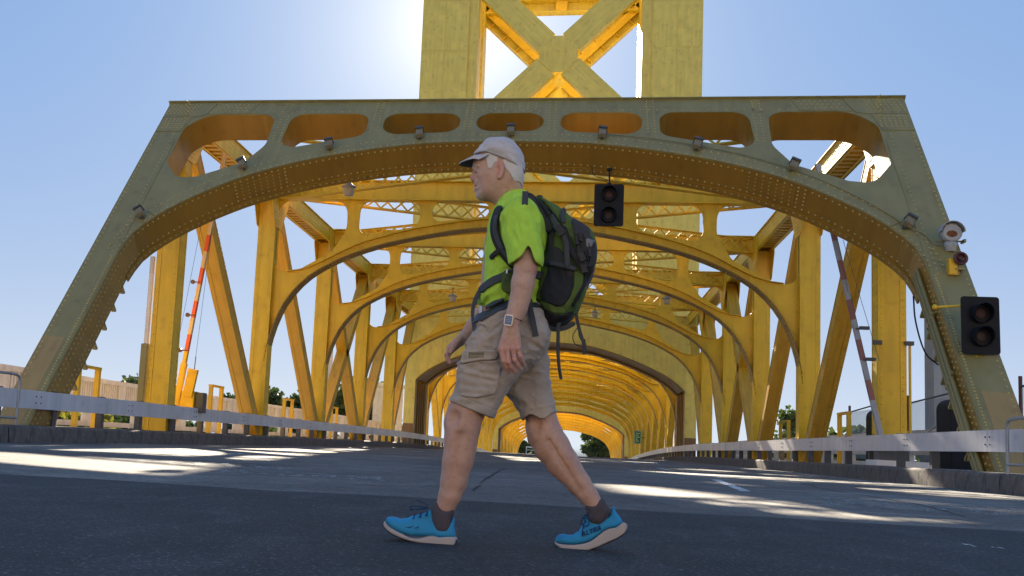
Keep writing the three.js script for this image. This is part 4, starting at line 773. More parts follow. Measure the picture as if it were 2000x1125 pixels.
// ---------------------------------------------------------------- side-view outlines of the walking man, metres; x along the walk, y above the ground
const O = {
head:[[-0.1108,1.6705],[-0.112,1.6627],[-0.1098,1.6533],[-0.1056,1.6408],[-0.0999,1.6284],[-0.0979,1.6159],[-0.0974,1.591],[-0.1026,1.5831],[-0.1039,1.5707],[-0.098,1.5604],[-0.1007,1.5536],[-0.1029,1.5467],[-0.0959,1.5319],[-0.0931,1.5164],[-0.0848,1.5056],[-0.0688,1.4987],[-0.0385,1.4968],[-0.0171,1.4887],[0.0048,1.468],[0.015,1.4373],[0.0635,1.4196],[0.125,1.4481],[0.1148,1.5247],[0.1098,1.5555],[0.107,1.574],[0.1121,1.5987],[0.1122,1.6358],[0.114,1.6699],[0.1068,1.704],[0.0877,1.7351],[0.0627,1.7615],[0.0289,1.7772],[-0.0105,1.7794],[-0.0525,1.7678],[-0.0786,1.738],[-0.0987,1.7097],[-0.1094,1.6877]],
nose:[[-0.0961,1.6471],[-0.1042,1.6361],[-0.1133,1.622],[-0.1205,1.6033],[-0.1207,1.5955],[-0.1144,1.5902],[-0.1052,1.5878],[-0.0936,1.5863],[-0.0822,1.6035],[-0.0832,1.6285]],
crown:[[-0.105,1.7134],[-0.0847,1.7392],[-0.0586,1.77],[-0.0348,1.7813],[-0.0107,1.785],[0.0166,1.7844],[0.0333,1.7812],[0.0655,1.7656],[0.0906,1.7382],[0.1082,1.7071],[0.1141,1.6838],[0.1192,1.6668],[0.1183,1.6513],[0.107,1.6333],[0.0759,1.6489],[0.0361,1.6689],[-0.0068,1.6859],[-0.0528,1.7017],[-0.0893,1.7035],[-0.1075,1.7003]],
brimNear:[[-0.0515,1.6877],[-0.0632,1.6814],[-0.0839,1.6721],[-0.1047,1.6661],[-0.1227,1.6626],[-0.1378,1.662],[-0.1546,1.6656],[-0.1669,1.6712]],
ear:[[-0.0001,1.6516],[0.0115,1.6577],[0.0267,1.6486],[0.0335,1.6272],[0.0314,1.6028],[0.0219,1.5814],[0.0102,1.5782],[0.0022,1.5934],[-0.0019,1.6209]],
hairSide:[[-0.0526,1.6801],[-0.0407,1.6802],[-0.0014,1.6665],[0.002,1.6573],[-0.0127,1.6511],[-0.0166,1.6388],[-0.0266,1.6264],[-0.0341,1.6279],[-0.0409,1.6479]],
hairBack:[[0.0289,1.6528],[0.0801,1.631],[0.1116,1.6156],[0.1156,1.5875],[0.112,1.5632],[0.1029,1.5722],[0.0822,1.5721],[0.07,1.5842],[0.0603,1.6055],[0.0419,1.6237],[0.033,1.639]],
beard:[[-0.072,1.5665],[-0.074,1.5419],[-0.0867,1.5234],[-0.0873,1.5018],[-0.0643,1.4883],[-0.0078,1.4935],[0.0153,1.5121],[0.0168,1.5489],[-0.0091,1.5272],[-0.0449,1.5268]],
torso:[[0.0079,1.4645],[-0.0036,1.448],[-0.0218,1.405],[-0.0266,1.3656],[-0.0306,1.3066],[-0.0317,1.2544]],
torso2:[[-0.032,1.1642],[-0.0428,1.1202],[-0.055,1.0689],[-0.0586,1.0434],[-0.0506,1.0305],[0.0133,1.06],[0.0728,1.0853],[0.1549,1.0642]],
torsoBack:[[0.2133,1.0265],[0.2197,1.1615],[0.2305,1.2975],[0.2363,1.3887],[0.2164,1.4569],[0.1681,1.5069],[0.0999,1.5431],[0.0337,1.5146]],
sleeve:[[0.0317,1.4272],[0.0354,1.3706],[0.0564,1.302],[0.0801,1.24],[0.0983,1.1838],[0.1225,1.2005],[0.1462,1.2134],[0.1516,1.2322],[0.1652,1.2325],[0.1767,1.2048],[0.2017,1.177],[0.1965,1.2424],[0.1943,1.3044],[0.1859,1.3729],[0.1623,1.4414],[0.1243,1.485],[0.0668,1.4718]],
armL:[[0.0991,1.1432],[0.0928,1.0878],[0.0913,1.0362],[0.0846,0.9914],[0.0775,0.9569],[0.0691,0.9122]],
armR:[[0.1963,1.1525],[0.1882,1.0973],[0.1752,1.0387],[0.1634,0.9939],[0.1479,0.9592],[0.1328,0.9144]],
handN:[[0.0684,0.909],[0.1312,0.9111],[0.0547,0.8423],[0.1405,0.8455],[0.0532,0.8187],[0.1367,0.8219]],
f_index:[[0.0626,0.8167],[0.0762,0.7678],[0.0863,0.7448],[0.0964,0.7241]],
f_middle:[[0.0858,0.8199],[0.0972,0.764],[0.1095,0.7434],[0.1218,0.7252]],
f_ring:[[0.1113,0.8209],[0.12,0.7743],[0.1322,0.7561],[0.1443,0.7402]],
f_little:[[0.1321,0.8217],[0.1426,0.7893],[0.1501,0.7709],[0.1576,0.7571]],
armFar:[[-0.0811,1.0247],[-0.1156,0.9788],[-0.1548,0.9197]],
armFarB:[[-0.0487,0.9942],[-0.078,0.9513],[-0.1223,0.892]],
handF:[[-0.135,0.9287],[-0.1831,0.8982],[-0.213,0.8657],[-0.2241,0.8235],[-0.2097,0.7928],[-0.1906,0.7738],[-0.1625,0.7844],[-0.1643,0.8259]],
thumbF:[[-0.1547,0.8994],[-0.1739,0.8676],[-0.1894,0.8329]],
shortsN:[[-0.0415,0.9883],[-0.0478,0.9635],[-0.0612,0.9361],[-0.0577,0.9118],[-0.0784,0.8842],[-0.0939,0.8494],[-0.1134,0.795],[-0.1241,0.7605],[-0.1266,0.7069],[-0.1305,0.6631],[-0.1435,0.5958],[0.02,0.5396],[0.0468,0.5849],[0.0828,0.6393],[0.1275,0.7132],[0.1679,0.7774],[0.2087,0.8271],[0.2426,0.8717],[0.246,0.9104],[0.2255,0.958],[0.1741,1.0048],[0.0775,1.0311],[0.0157,1.0097]],
shortsF:[[0.0586,0.6748],[0.0903,0.6261],[0.132,0.5723],[0.1556,0.5322],[0.1608,0.5673],[0.2103,0.5861],[0.2253,0.578],[0.2941,0.5656],[0.2802,0.6204],[0.2667,0.6594],[0.2544,0.7336],[0.2472,0.8034],[0.24,0.8734],[0.1722,0.8305],[0.1005,0.752]],
flap:[[-0.1016,0.8125],[0.0383,0.8156],[0.0493,0.7993],[0.0398,0.7775],[-0.0355,0.7697],[-0.1133,0.7536]],
pocket:[[-0.1132,0.7498],[-0.0354,0.7673],[0.0446,0.7754],[0.06,0.7428],[0.0493,0.6571],[0.0361,0.6329],[-0.0433,0.615],[-0.1028,0.6216],[-0.1135,0.6496]],
label:[[-0.0756,0.8055],[-0.0118,0.808],[-0.0118,0.7847],[-0.0744,0.7793]],
pocketOpen:[[0.0213,0.9911],[-0.0112,0.9707],[-0.0388,0.9457],[-0.036,0.9337],[-0.0092,0.9202],[0.0061,0.8943]],
belt:[[-0.0382,1.0063],[-0.037,0.9772],[0.0241,1.0058],[0.0802,1.0318],[0.0793,1.056],[0.0183,1.0299]],
buckle:[[-0.0512,1.0242],[-0.0314,1.0223],[-0.0302,0.9925],[-0.0496,0.9869]],
legNf:[[-0.1693,0.5714],[-0.179,0.4947],[-0.1761,0.4298],[-0.1808,0.3431],[-0.1834,0.2569],[-0.1875,0.203],[-0.1985,0.1595]],
legNb:[[-0.0068,0.5362],[-0.0162,0.5033],[-0.0286,0.438],[-0.0423,0.3513],[-0.0645,0.2643],[-0.0859,0.2096],[-0.1072,0.155]],
legFf:[[0.1589,0.5287],[0.1627,0.4843],[0.1912,0.4302],[0.2483,0.3672],[0.3385,0.2738],[0.383,0.233],[0.4232,0.1857]],
legFb:[[0.2919,0.5734],[0.3182,0.5037],[0.3508,0.4392],[0.3964,0.3649],[0.446,0.2915],[0.4729,0.2497],[0.502,0.2018]],
shoeNup:[[-0.4043,0.0814],[-0.4003,0.0942],[-0.3853,0.0987],[-0.3618,0.0969],[-0.3428,0.0925],[-0.3151,0.099],[-0.2877,0.1099],[-0.2602,0.1186],[-0.2328,0.1273],[-0.2239,0.1347],[-0.2124,0.1366],[-0.2022,0.1158],[-0.1872,0.0919],[-0.1681,0.0763],[-0.1453,0.0802],[-0.1299,0.0959],[-0.1192,0.1125],[-0.1124,0.1141],[-0.1129,0.0746],[-0.1085,0.0524],[-0.1088,0.0333],[-0.1728,0.0287],[-0.2006,0.0323],[-0.2651,0.0277],[-0.3234,0.0325],[-0.3759,0.0538],[-0.4002,0.0703]],
shoeNsole:[[-0.4101,0.0787],[-0.4002,0.0703],[-0.3759,0.0538],[-0.3234,0.0325],[-0.2879,0.0192],[-0.2531,0.0195],[-0.2007,0.0346],[-0.1729,0.0298],[-0.1089,0.0344],[-0.1006,0.0272],[-0.1033,0.0124],[-0.1074,0.002],[-0.1484,-0.0033],[-0.2174,-0.0027],[-0.2639,0.0029],[-0.3107,0.0108],[-0.3581,0.0255],[-0.3941,0.0434],[-0.4103,0.0605]],
shoeNout:[[-0.3317,-0.0024],[-0.2756,-0.004],[-0.2268,-0.0049],[-0.2331,-0.0179],[-0.275,-0.0164],[-0.3126,-0.0112]],
sockN:[[-0.1981,0.1742],[-0.1696,0.1602],[-0.1345,0.15],[-0.116,0.149],[-0.1237,0.1133],[-0.1452,0.0801],[-0.1704,0.0761],[-0.1897,0.0929],[-0.2126,0.1368],[-0.2085,0.1485]],
shoeFup:[[0.3013,0.0304],[0.3036,0.044],[0.3152,0.0583],[0.3365,0.0639],[0.3581,0.0601],[0.374,0.0653],[0.3977,0.0804],[0.4129,0.1083],[0.4202,0.133],[0.4302,0.1539],[0.4436,0.1535],[0.4598,0.1465],[0.4919,0.1407],[0.5129,0.1462],[0.5284,0.162],[0.5344,0.1865],[0.5408,0.1963],[0.5475,0.1928],[0.5492,0.1768],[0.5656,0.1565],[0.5792,0.136],[0.5781,0.1279],[0.5536,0.1075],[0.5273,0.103],[0.5038,0.0906],[0.4754,0.0645],[0.4493,0.0466],[0.4098,0.0303],[0.3566,0.0237],[0.3163,0.0248]],
shoeFsole:[[0.3,0.029],[0.3163,0.0234],[0.3566,0.0224],[0.4099,0.029],[0.4494,0.0439],[0.4754,0.0645],[0.5038,0.0893],[0.5273,0.1016],[0.5536,0.1075],[0.5768,0.1278],[0.5873,0.1286],[0.598,0.124],[0.5984,0.108],[0.5883,0.0886],[0.5547,0.0622],[0.5027,0.0344],[0.4634,0.0155],[0.424,0.0006],[0.3788,-0.0028],[0.3386,-0.0004],[0.3141,0.0098],[0.3017,0.0197]],
sockF:[[0.4211,0.1924],[0.458,0.2097],[0.4962,0.2257],[0.5114,0.2038],[0.532,0.1756],[0.5258,0.1591],[0.4945,0.1409],[0.4597,0.1479],[0.4328,0.1568]],
pack:[[0.1856,1.5047],[0.23,1.4848],[0.29,1.4471],[0.3278,1.4161],[0.3716,1.3943],[0.4045,1.3702],[0.4292,1.3305],[0.441,1.2906],[0.4381,1.2417],[0.4287,1.195],[0.409,1.1393],[0.3875,1.0703],[0.3615,1.0123],[0.3262,0.976],[0.2861,0.9571],[0.2496,0.9581],[0.2275,0.975],[0.2045,1.014],[0.1852,1.0711],[0.1977,1.1515],[0.2128,1.2189],[0.2279,1.2864],[0.2361,1.3652],[0.2183,1.4439]],
packFront:[[0.2348,1.4082],[0.2469,1.4084],[0.2597,1.3424],[0.2597,1.2985],[0.258,1.2546],[0.2417,1.1979],[0.2134,1.1832],[0.2283,1.2351],[0.2384,1.2981],[0.2398,1.3484]],
packGreen1:[[0.1924,1.4853],[0.236,1.462],[0.2966,1.3745],[0.2728,1.3615],[0.247,1.4052],[0.2339,1.4335]],
mesh:[[0.2451,1.1894],[0.2928,1.1835],[0.349,1.1674],[0.3459,1.1047],[0.3305,1.0557],[0.3047,1.0203],[0.2778,1.0177],[0.2435,1.0323],[0.2125,1.0453],[0.2079,1.08],[0.2264,1.1364]],
meshBand:[[0.2394,1.2112],[0.2786,1.205],[0.3399,1.189],[0.3569,1.1842],[0.3541,1.1667],[0.293,1.1785],[0.2384,1.1901]],
darkPanel:[[0.2663,1.2776],[0.288,1.2623],[0.3318,1.2133],[0.3567,1.1874],[0.3342,1.1356],[0.2431,1.152],[0.2292,1.2047],[0.2428,1.2551]],
rearPocket:[[0.3291,1.4012],[0.3412,1.4014],[0.3875,1.3721],[0.406,1.3552],[0.4099,1.3239],[0.4317,1.2992],[0.4387,1.2619],[0.4343,1.2057],[0.4109,1.1834],[0.3777,1.1889],[0.3585,1.229],[0.3506,1.2914],[0.3368,1.3477]],
rearStrip:[[0.361,1.277],[0.4266,1.2293],[0.4279,1.1839],[0.409,1.138],[0.3742,1.0605],[0.3453,1.0109],[0.3413,1.0317],[0.3858,1.1235],[0.3914,1.162],[0.3873,1.1899]],
bottomBlack:[[0.1843,1.0605],[0.2052,1.0471],[0.2166,1.0126],[0.2649,0.9898],[0.3057,0.9841],[0.3322,0.9988],[0.3622,1.0102],[0.3265,0.9675],[0.2866,0.9488],[0.2527,0.9494],[0.2247,0.9745],[0.1959,1.0189]],
bottomGreen:[[0.202,1.0446],[0.2433,1.0302],[0.2777,1.0156],[0.3048,1.0147],[0.334,1.0503],[0.3626,1.1067],[0.3763,1.1001],[0.348,1.0333],[0.309,0.9871],[0.265,0.9909],[0.2202,1.012]],
sideGreen:[[0.3491,1.165],[0.3881,1.1556],[0.3858,1.1173],[0.3609,1.0506],[0.3252,1.008],[0.3015,1.0142],[0.3338,1.0568],[0.3474,1.1093]],
logo:[[0.3907,1.31],[0.4315,1.303],[0.4172,1.2762],[0.3965,1.2664],[0.3913,1.2913]],
strapShoulder:[[0.0206,1.4242],[0.0104,1.386],[0.0065,1.3511],[0.0126,1.3133],[0.0263,1.2789],[0.0477,1.2416],[0.0687,1.2139],[0.091,1.1894]],
strapTop:[[0.0641,1.4841],[0.0852,1.4971],[0.1158,1.5021],[0.1465,1.5008],[0.1812,1.4727],[0.2128,1.4415],[0.2352,1.4071]],
tabStrap:[[0.1242,1.4865],[0.1492,1.4868],[0.1522,1.4287],[0.1289,1.4246]],
sternum:[[0.0006,1.2198],[0.0233,1.2378],[0.0541,1.248]],
loadStrap:[[0.2476,1.401],[0.2704,1.3511],[0.2953,1.3265],[0.3117,1.2832],[0.3176,1.1901]],
comp:[[0.2976,1.3473],[0.3271,1.2697],[0.362,1.2083],[0.3868,1.1779]],
hipBelt:[[-0.0394,1.0868],[0.0075,1.116],[0.0514,1.1311],[0.0984,1.1531],[0.1596,1.1512],[0.2104,1.1489]],
hipPocket:[[0.0519,1.1347],[0.0681,1.156],[0.0986,1.1619],[0.1396,1.1525],[0.1418,1.0937],[0.1023,1.0614],[0.0717,1.0623],[0.0473,1.0772]],
hipTail:[[-0.0378,1.0975],[-0.0602,1.0492],[-0.0722,1.003],[-0.0722,0.9607],[-0.0645,0.9013]],
thighStrap:[[0.161,1.0162],[0.1761,1.0201],[0.2095,0.8805],[0.1895,0.8781]],
dangle1:[[0.2907,0.9635],[0.2883,0.932],[0.2823,0.9075]],
dangleA:[[0.2886,0.8959],[0.2911,0.8201],[0.297,0.7663],[0.3072,0.7129]],
dangleB:[[0.3597,0.9988],[0.3719,0.9446],[0.3947,0.891],[0.4008,0.8262]],
loop:[[0.2274,0.9439],[0.2663,0.9278],[0.3192,0.9362],[0.3546,0.957]],
earphone:[[-0.0112,1.376],[-0.026,1.3528],[-0.0373,1.3],[-0.0372,1.2428]],
watch:[[0.0776,0.955],[0.1128,0.9527],[0.1092,0.9153],[0.0706,0.9191]],
pouch:[[-0.0189,1.0038],[0.0142,1.0326],[0.0513,1.0458],[0.0617,1.0426],[0.0587,1.0304],[0.022,1.0102],[-0.0148,0.9883]],
};

// ---------------------------------------------------------------- modelling with distance fields
function nets(f, lo, hi, cell, uvScale = 1) {
  const n = [0, 1, 2].map((a) => Math.ceil((hi[a] - lo[a]) / cell) + 2), [nx, ny, nz] = n, S = new Float32Array(nx * ny * nz);
  for (let k = 0, q = 0; k < nz; k++) for (let j = 0; j < ny; j++) for (let i = 0; i < nx; i++, q++) S[q] = f(lo[0] + (i - 0.5) * cell, lo[1] + (j - 0.5) * cell, lo[2] + (k - 0.5) * cell);
  const V_ = new Int32Array(nx * ny * nz).fill(-1), pos = [], idx = [], at = (i, j, k) => (k * ny + j) * nx + i;
  const off = [0, 1, nx, nx + 1, nx * ny, nx * ny + 1, nx * ny + nx, nx * ny + nx + 1], E = [[0, 1], [2, 3], [4, 5], [6, 7], [0, 2], [1, 3], [4, 6], [5, 7], [0, 4], [1, 5], [2, 6], [3, 7]];
  for (let k = 0; k < nz - 1; k++) for (let j = 0; j < ny - 1; j++) for (let i = 0; i < nx - 1; i++) {
    const o = at(i, j, k); let neg = 0; for (let c = 0; c < 8; c++) if (S[o + off[c]] < 0) neg++;
    if (neg === 0 || neg === 8) continue;
    let x = 0, y = 0, z = 0, m = 0;
    for (const [a, b] of E) { const p = S[o + off[a]], q = S[o + off[b]]; if ((p < 0) === (q < 0)) continue; const t = p / (p - q); x += (a & 1) + t * ((b & 1) - (a & 1)); y += (a >> 1 & 1) + t * ((b >> 1 & 1) - (a >> 1 & 1)); z += (a >> 2) + t * ((b >> 2) - (a >> 2)); m++; }
    V_[o] = pos.length / 3; pos.push(lo[0] + (i - 0.5 + x / m) * cell, lo[1] + (j - 0.5 + y / m) * cell, lo[2] + (k - 0.5 + z / m) * cell);
  }
  const quad = (a, b, c, d, s) => { if (a < 0 || b < 0 || c < 0 || d < 0) return; s ? idx.push(a, b, c, a, c, d) : idx.push(a, c, b, a, d, c); };
  for (let k = 1; k < nz - 1; k++) for (let j = 1; j < ny - 1; j++) for (let i = 1; i < nx - 1; i++) {
    const o = at(i, j, k), s = S[o] < 0;
    if (s !== S[o + 1] < 0) quad(V_[o - nx - nx * ny], V_[o - nx * ny], V_[o], V_[o - nx], s);
    if (s !== S[o + nx] < 0) quad(V_[o - 1 - nx * ny], V_[o - 1], V_[o], V_[o - nx * ny], s);
    if (s !== S[o + nx * ny] < 0) quad(V_[o - 1 - nx], V_[o - nx], V_[o], V_[o - 1], s);
  }
  const g = new THREE.BufferGeometry(); g.setAttribute('position', new THREE.Float32BufferAttribute(pos, 3)); g.setIndex(idx);
  const uv = new Float32Array(pos.length / 3 * 2); for (let i = 0; i < uv.length / 2; i++) { uv[i * 2] = (pos[i * 3] + pos[i * 3 + 2] * 0.8) * uvScale; uv[i * 2 + 1] = pos[i * 3 + 1] * uvScale; }
  g.setAttribute('uv', new THREE.BufferAttribute(uv, 2)); g.computeVertexNormals(); return g;
}
const smin = (a, b, k) => { const h = clamp(0.5 + 0.5 * (b - a) / k); return b + (a - b) * h - k * h * (1 - h); };
const smax = (a, b, k) => -smin(-a, -b, k);
function cone(a, b, r1, r2) {                                         // tapered capsule
  const bx = b[0] - a[0], by = b[1] - a[1], bz = b[2] - a[2], L = bx * bx + by * by + bz * bz;
  return (x, y, z) => { const px = x - a[0], py = y - a[1], pz = z - a[2], t = clamp((px * bx + py * by + pz * bz) / L); return Math.hypot(px - bx * t, py - by * t, pz - bz * t) - (r1 + (r2 - r1) * t); };
}
const ball = (a, r, sx = 1, sy = 1, sz = 1) => (x, y, z) => { const k0 = Math.hypot((x - a[0]) / sx, (y - a[1]) / sy, (z - a[2]) / sz); return (k0 - r) * Math.min(sx, sy, sz); };
function poly(pts) {                                                  // signed distance to a closed outline
  const n = pts.length;
  return (x, y) => {
    let d = 1e9, s = 1;
    for (let i = 0, j = n - 1; i < n; j = i++) {
      const ax = pts[i][0], ay = pts[i][1], ex = pts[j][0] - ax, ey = pts[j][1] - ay, wx = x - ax, wy = y - ay, t = clamp((wx * ex + wy * ey) / (ex * ex + ey * ey)), dx = wx - ex * t, dy = wy - ey * t, q = dx * dx + dy * dy;
      if (q < d) d = q;
      const c1 = y >= ay, c2 = y < pts[j][1], c3 = ex * wy > ey * wx; if ((c1 && c2 && c3) || (!c1 && !c2 && !c3)) s = -s;
    }
    return s * Math.sqrt(d);
  };
}
function line2(pts) { return (x, y) => { let d = 1e9; for (let i = 0; i + 1 < pts.length; i++) { const a = pts[i], b = pts[i + 1], ex = b[0] - a[0], ey = b[1] - a[1], wx = x - a[0], wy = y - a[1], t = clamp((wx * ex + wy * ey) / (ex * ex + ey * ey)); d = Math.min(d, Math.hypot(wx - ex * t, wy - ey * t)); } return d; }; }
const closed2 = (pts, n = 3) => { const c = new THREE.CatmullRomCurve3(pts.map((p) => V(p[0], p[1], 0)), true, 'centripetal'); return c.getPoints(pts.length * n).slice(0, -1).map((p) => [p.x, p.y]); };
const pillow = (d2, z0, h, r) => (x, y, z) => { const hh = typeof h === 'function' ? h(x, y) : h, a = d2(x, y) + r, b = Math.abs(z - z0) - hh + r; return Math.hypot(Math.max(a, 0), Math.max(b, 0)) + Math.min(Math.max(a, b), 0) - r; };
const any = (list, k) => (x, y, z) => { let d = list[0](x, y, z); for (let i = 1; i < list.length; i++) d = smin(d, list[i](x, y, z), k); return d; };
const chain = (pts, rs) => pts.slice(1).map((p, i) => cone(pts[i], p, rs[i], rs[i + 1]));
function colourise(g, fn) { const p = g.attributes.position, c = new Float32Array(p.count * 3), o = [0, 0, 0]; for (let i = 0; i < p.count; i++) { fn(p.getX(i), p.getY(i), p.getZ(i), o); c.set(o, i * 3); } g.setAttribute('color', new THREE.BufferAttribute(c, 3)); return g; }
function boundsOf(pts, z0, z1, m) { const xs = pts.map((p) => p[0]), ys = pts.map((p) => p[1]); return [[Math.min(...xs) - m, Math.min(...ys) - m, z0 - m], [Math.max(...xs) + m, Math.max(...ys) + m, z1 + m]]; }
// a piece of cloth or webbing that lies on a base form: as thick as t, inside a side-view outline
const patch = (base, d2, t, zmin) => (x, y, z) => Math.max(base(x, y, z) - t, -(base(x, y, z) + 0.012), d2(x, y), zmin - z);

// ---------------------------------------------------------------- materials of the figure
const weave = tex(128, 128, (i, j, o) => { const a = 0.5 + 0.5 * Math.sin(i / 128 * Math.PI * 32), b = 0.5 + 0.5 * Math.sin(j / 128 * Math.PI * 32), k = ((i >> 2) + (j >> 2)) & 1 ? a : b; o[0] = o[1] = o[2] = 0.55 + 0.3 * (k - 0.5) + 0.25 * (hash2(i, j, 101) - 0.5); }, { srgb: false, rep: [40, 40] });
const clothTone = tex(256, 256, (i, j, o) => { const k = 0.94 + 0.10 * (fbm(i / 32, j / 32, 111, 4, 8) - 0.5) + 0.05 * (hash2(i, j, 112) - 0.5); o[0] = o[1] = o[2] = k; }, { rep: [5, 5] });
const skinBump = tex(256, 256, (i, j, o) => { o[0] = o[1] = o[2] = 0.6 * fbm(i / 5, j / 5, 121, 3, 51) + 0.4 * hash2(i, j, 122); }, { srgb: false, rep: [12, 12] });
const cloth = (c, o = {}) => new THREE.MeshPhysicalMaterial({ color: c, roughness: 0.9, map: clothTone, bumpMap: weave, bumpScale: 0.0006, sheen: 0.25, sheenRoughness: 0.6, sheenColor: c.clone().lerp(lin(1, 1, 1), 0.4), ...o });
Object.assign(M, {
  skin: new THREE.MeshPhysicalMaterial({ color: lin(1, 1, 1), vertexColors: true, roughness: 0.52, bumpMap: skinBump, bumpScale: 0.0007, sheen: 0.12, sheenRoughness: 0.5, sheenColor: lin(1, 0.7, 0.6) }),
  shirt: cloth(lin(0.49, 0.82, 0.075)), shorts: cloth(lin(0.47, 0.41, 0.345)), cap: cloth(lin(0.60, 0.585, 0.59)), capDark: cloth(lin(0.16, 0.155, 0.16)),
  hair: std(lin(0.62, 0.60, 0.58), { roughness: 0.7 }), belt: std(lin(0.035, 0.045, 0.055), { roughness: 0.5 }), steel: std(lin(0.62, 0.62, 0.62), { metalness: 0.9, roughness: 0.3 }),
  sock: cloth(lin(0.085, 0.075, 0.09)), shoe: cloth(lin(0.02, 0.31, 0.60), { roughness: 0.7 }), shoeDark: cloth(lin(0.008, 0.06, 0.16)), sole: std(lin(0.42, 0.38, 0.36), { roughness: 0.75 }), soleDark: std(lin(0.02, 0.02, 0.022), { roughness: 0.8 }),
  packGreen: cloth(lin(0.095, 0.165, 0.035), { roughness: 0.9, sheen: 0.1 }), packGrey: cloth(lin(0.040, 0.043, 0.050), { roughness: 0.8 }), packMesh: cloth(lin(0.026, 0.030, 0.038), { roughness: 1, sheen: 0 }), packBlack: cloth(lin(0.012, 0.012, 0.014), { roughness: 0.75 }), webbing: cloth(lin(0.045, 0.058, 0.072), { roughness: 0.7 }), reflective: std(lin(0.17, 0.185, 0.20), { roughness: 0.4 }), plastic: std(lin(0.010, 0.011, 0.013), { roughness: 0.35 }),
});

// ---------------------------------------------------------------- the walking man
const man = thing('person', 'walking person in neon green shirt, khaki cargo shorts, grey cap and blue shoes', 'person', [1.40, -0.408, 13.5]);
const NZ = 0.10, FZ = -0.10;                                          // near and far leg
const capEdge = [[-0.135, 1.694], [-0.089, 1.699], [-0.0528, 1.6995], [-0.0068, 1.684], [0.0361, 1.667], [0.0759, 1.647], [0.107, 1.6315], [0.14, 1.622]];
const capLine = (x) => { for (let i = 0; i + 1 < capEdge.length; i++) if (x < capEdge[i + 1][0]) return lerp(capEdge[i][1], capEdge[i + 1][1], (x - capEdge[i][0]) / (capEdge[i + 1][0] - capEdge[i][0])); return 1.622; };
const headProfile = poly(closed2(O.head, 3)), noseProfile = poly(closed2(O.nose, 3)), earProfile = poly(closed2(O.ear, 3));
const headW = (x, y) => { const jaw = lerp(0.052, 0.073, smooth(1.49, 1.60, y)), front = 1 - 0.30 * smooth(-0.03, -0.115, x), neck = 1 - 0.13 * smooth(1.57, 1.49, y) * smooth(-0.05, 0.02, x); return Math.max(0.03, jaw * front * neck); };
const skull = pillow(headProfile, 0, headW, 0.047);
const noseS = pillow(noseProfile, 0, 0.015, 0.008);
const headS = (x, y, z) => {
  const az = Math.abs(z); let d = skull(x, y, z);
  if (y > 1.44 && x < 0.05) {
    d = smin(d, noseS(x, y, z), 0.010);
    d = smin(d, Math.hypot(x + 0.1035, y - 1.5935, az - 0.0125) - 0.0085, 0.006);                       // nostril wings
    d = smax(d, -(Math.hypot((x + 0.103) / 1.0, (y - 1.628) / 0.8, az - 0.034) - 0.0135), 0.010);       // eye sockets
    d = smin(d, cone([-0.1045, 1.6455, 0.010], [-0.086, 1.6445, 0.054], 0.0065, 0.006)(x, y, az), 0.012);   // brow
    d = smin(d, cone([-0.075, 1.603, 0.048], [-0.045, 1.606, 0.062], 0.010, 0.009)(x, y, az), 0.020);     // cheekbone
    d = smax(d, -(cone([-0.101, 1.586, 0.024], [-0.083, 1.553, 0.040], 0.0025, 0.002)(x, y, az)), 0.006);   // fold from nose to mouth
    d = smax(d, -(cone([-0.108, 1.5606, 0.0], [-0.085, 1.5575, 0.030], 0.0034, 0.0022)(x, y, az)), 0.004); d = smax(d, -cone([-0.072, 1.575, 0.052], [-0.070, 1.535, 0.050], 0.0014, 0.001)(x, y, az), 0.008); for (const q of [1.652, 1.664, 1.676]) d = smax(d, -cone([-0.108, q, 0.0], [-0.080, q + 0.002, 0.055], 0.0009, 0.0007)(x, y, az), 0.004); for (const q of [1.505, 1.52, 1.537]) d = smax(d, -cone([0.03, q, 0.062], [0.11, q + 0.018, 0.040], 0.0009, 0.0009)(x, y, az), 0.006);   // mouth line
    d = Math.min(d, Math.hypot(x + 0.0865, y - 1.628, az - 0.034) - 0.0115);                              // eyeball
    d = smin(d, cone([-0.098, 1.6355, 0.024], [-0.086, 1.6335, 0.046], 0.0046, 0.0042)(x, y, az), 0.004);   // upper lid
    d = smin(d, cone([-0.097, 1.6205, 0.025], [-0.086, 1.6205, 0.045], 0.0042, 0.004)(x, y, az), 0.004); d = smax(d, -cone([-0.096, 1.6135, 0.030], [-0.078, 1.612, 0.052], 0.0014, 0.001)(x, y, az), 0.006);   // lower lid
  }
  if (az > 0.05 && x > -0.02 && x < 0.05) {
    const zo = 0.074 + (x - 0.005) * 0.42, e2 = earProfile(x, y), b = Math.abs(az - zo) - 0.0055; let e = Math.hypot(Math.max(e2 + 0.004, 0), Math.max(b + 0.004, 0)) + Math.min(Math.max(e2 + 0.004, b + 0.004), 0) - 0.004;
    e = smax(e, -(Math.hypot((x - 0.008) / 0.8, (y - 1.622) / 1.55, (az - zo - 0.0075)) - 0.0105), 0.003); e = smax(e, -(Math.hypot((x - 0.002) / 0.8, (y - 1.605), (az - zo - 0.006)) - 0.0085), 0.003);
    d = smin(d, e, 0.006);
  }
  return Math.max(d, y - capLine(x) - 0.010);
};
const mid2 = (L, R, i) => [(L[i][0] + R[i][0]) / 2, (L[i][1] + R[i][1]) / 2, Math.hypot(L[i][0] - R[i][0], L[i][1] - R[i][1]) / 2];
const at3 = (p, z) => [p[0], p[1], z];
const limb = (L, R, z, kr = 0.98) => { const pts = [], rs = []; for (let i = 0; i < L.length; i++) { const m = mid2(L, R, i); pts.push([m[0], m[1], typeof z === 'function' ? z(i) : z]); rs.push(m[2] * kr); } return { pts, rs, s: chain(pts, rs) }; };
const armN = limb(O.armL, O.armR, (i) => 0.24 + 0.003 * i, 0.95), legN = limb(O.legNf, O.legNb, NZ, 0.93), legF = limb(O.legFf, O.legFb, FZ, 0.93);
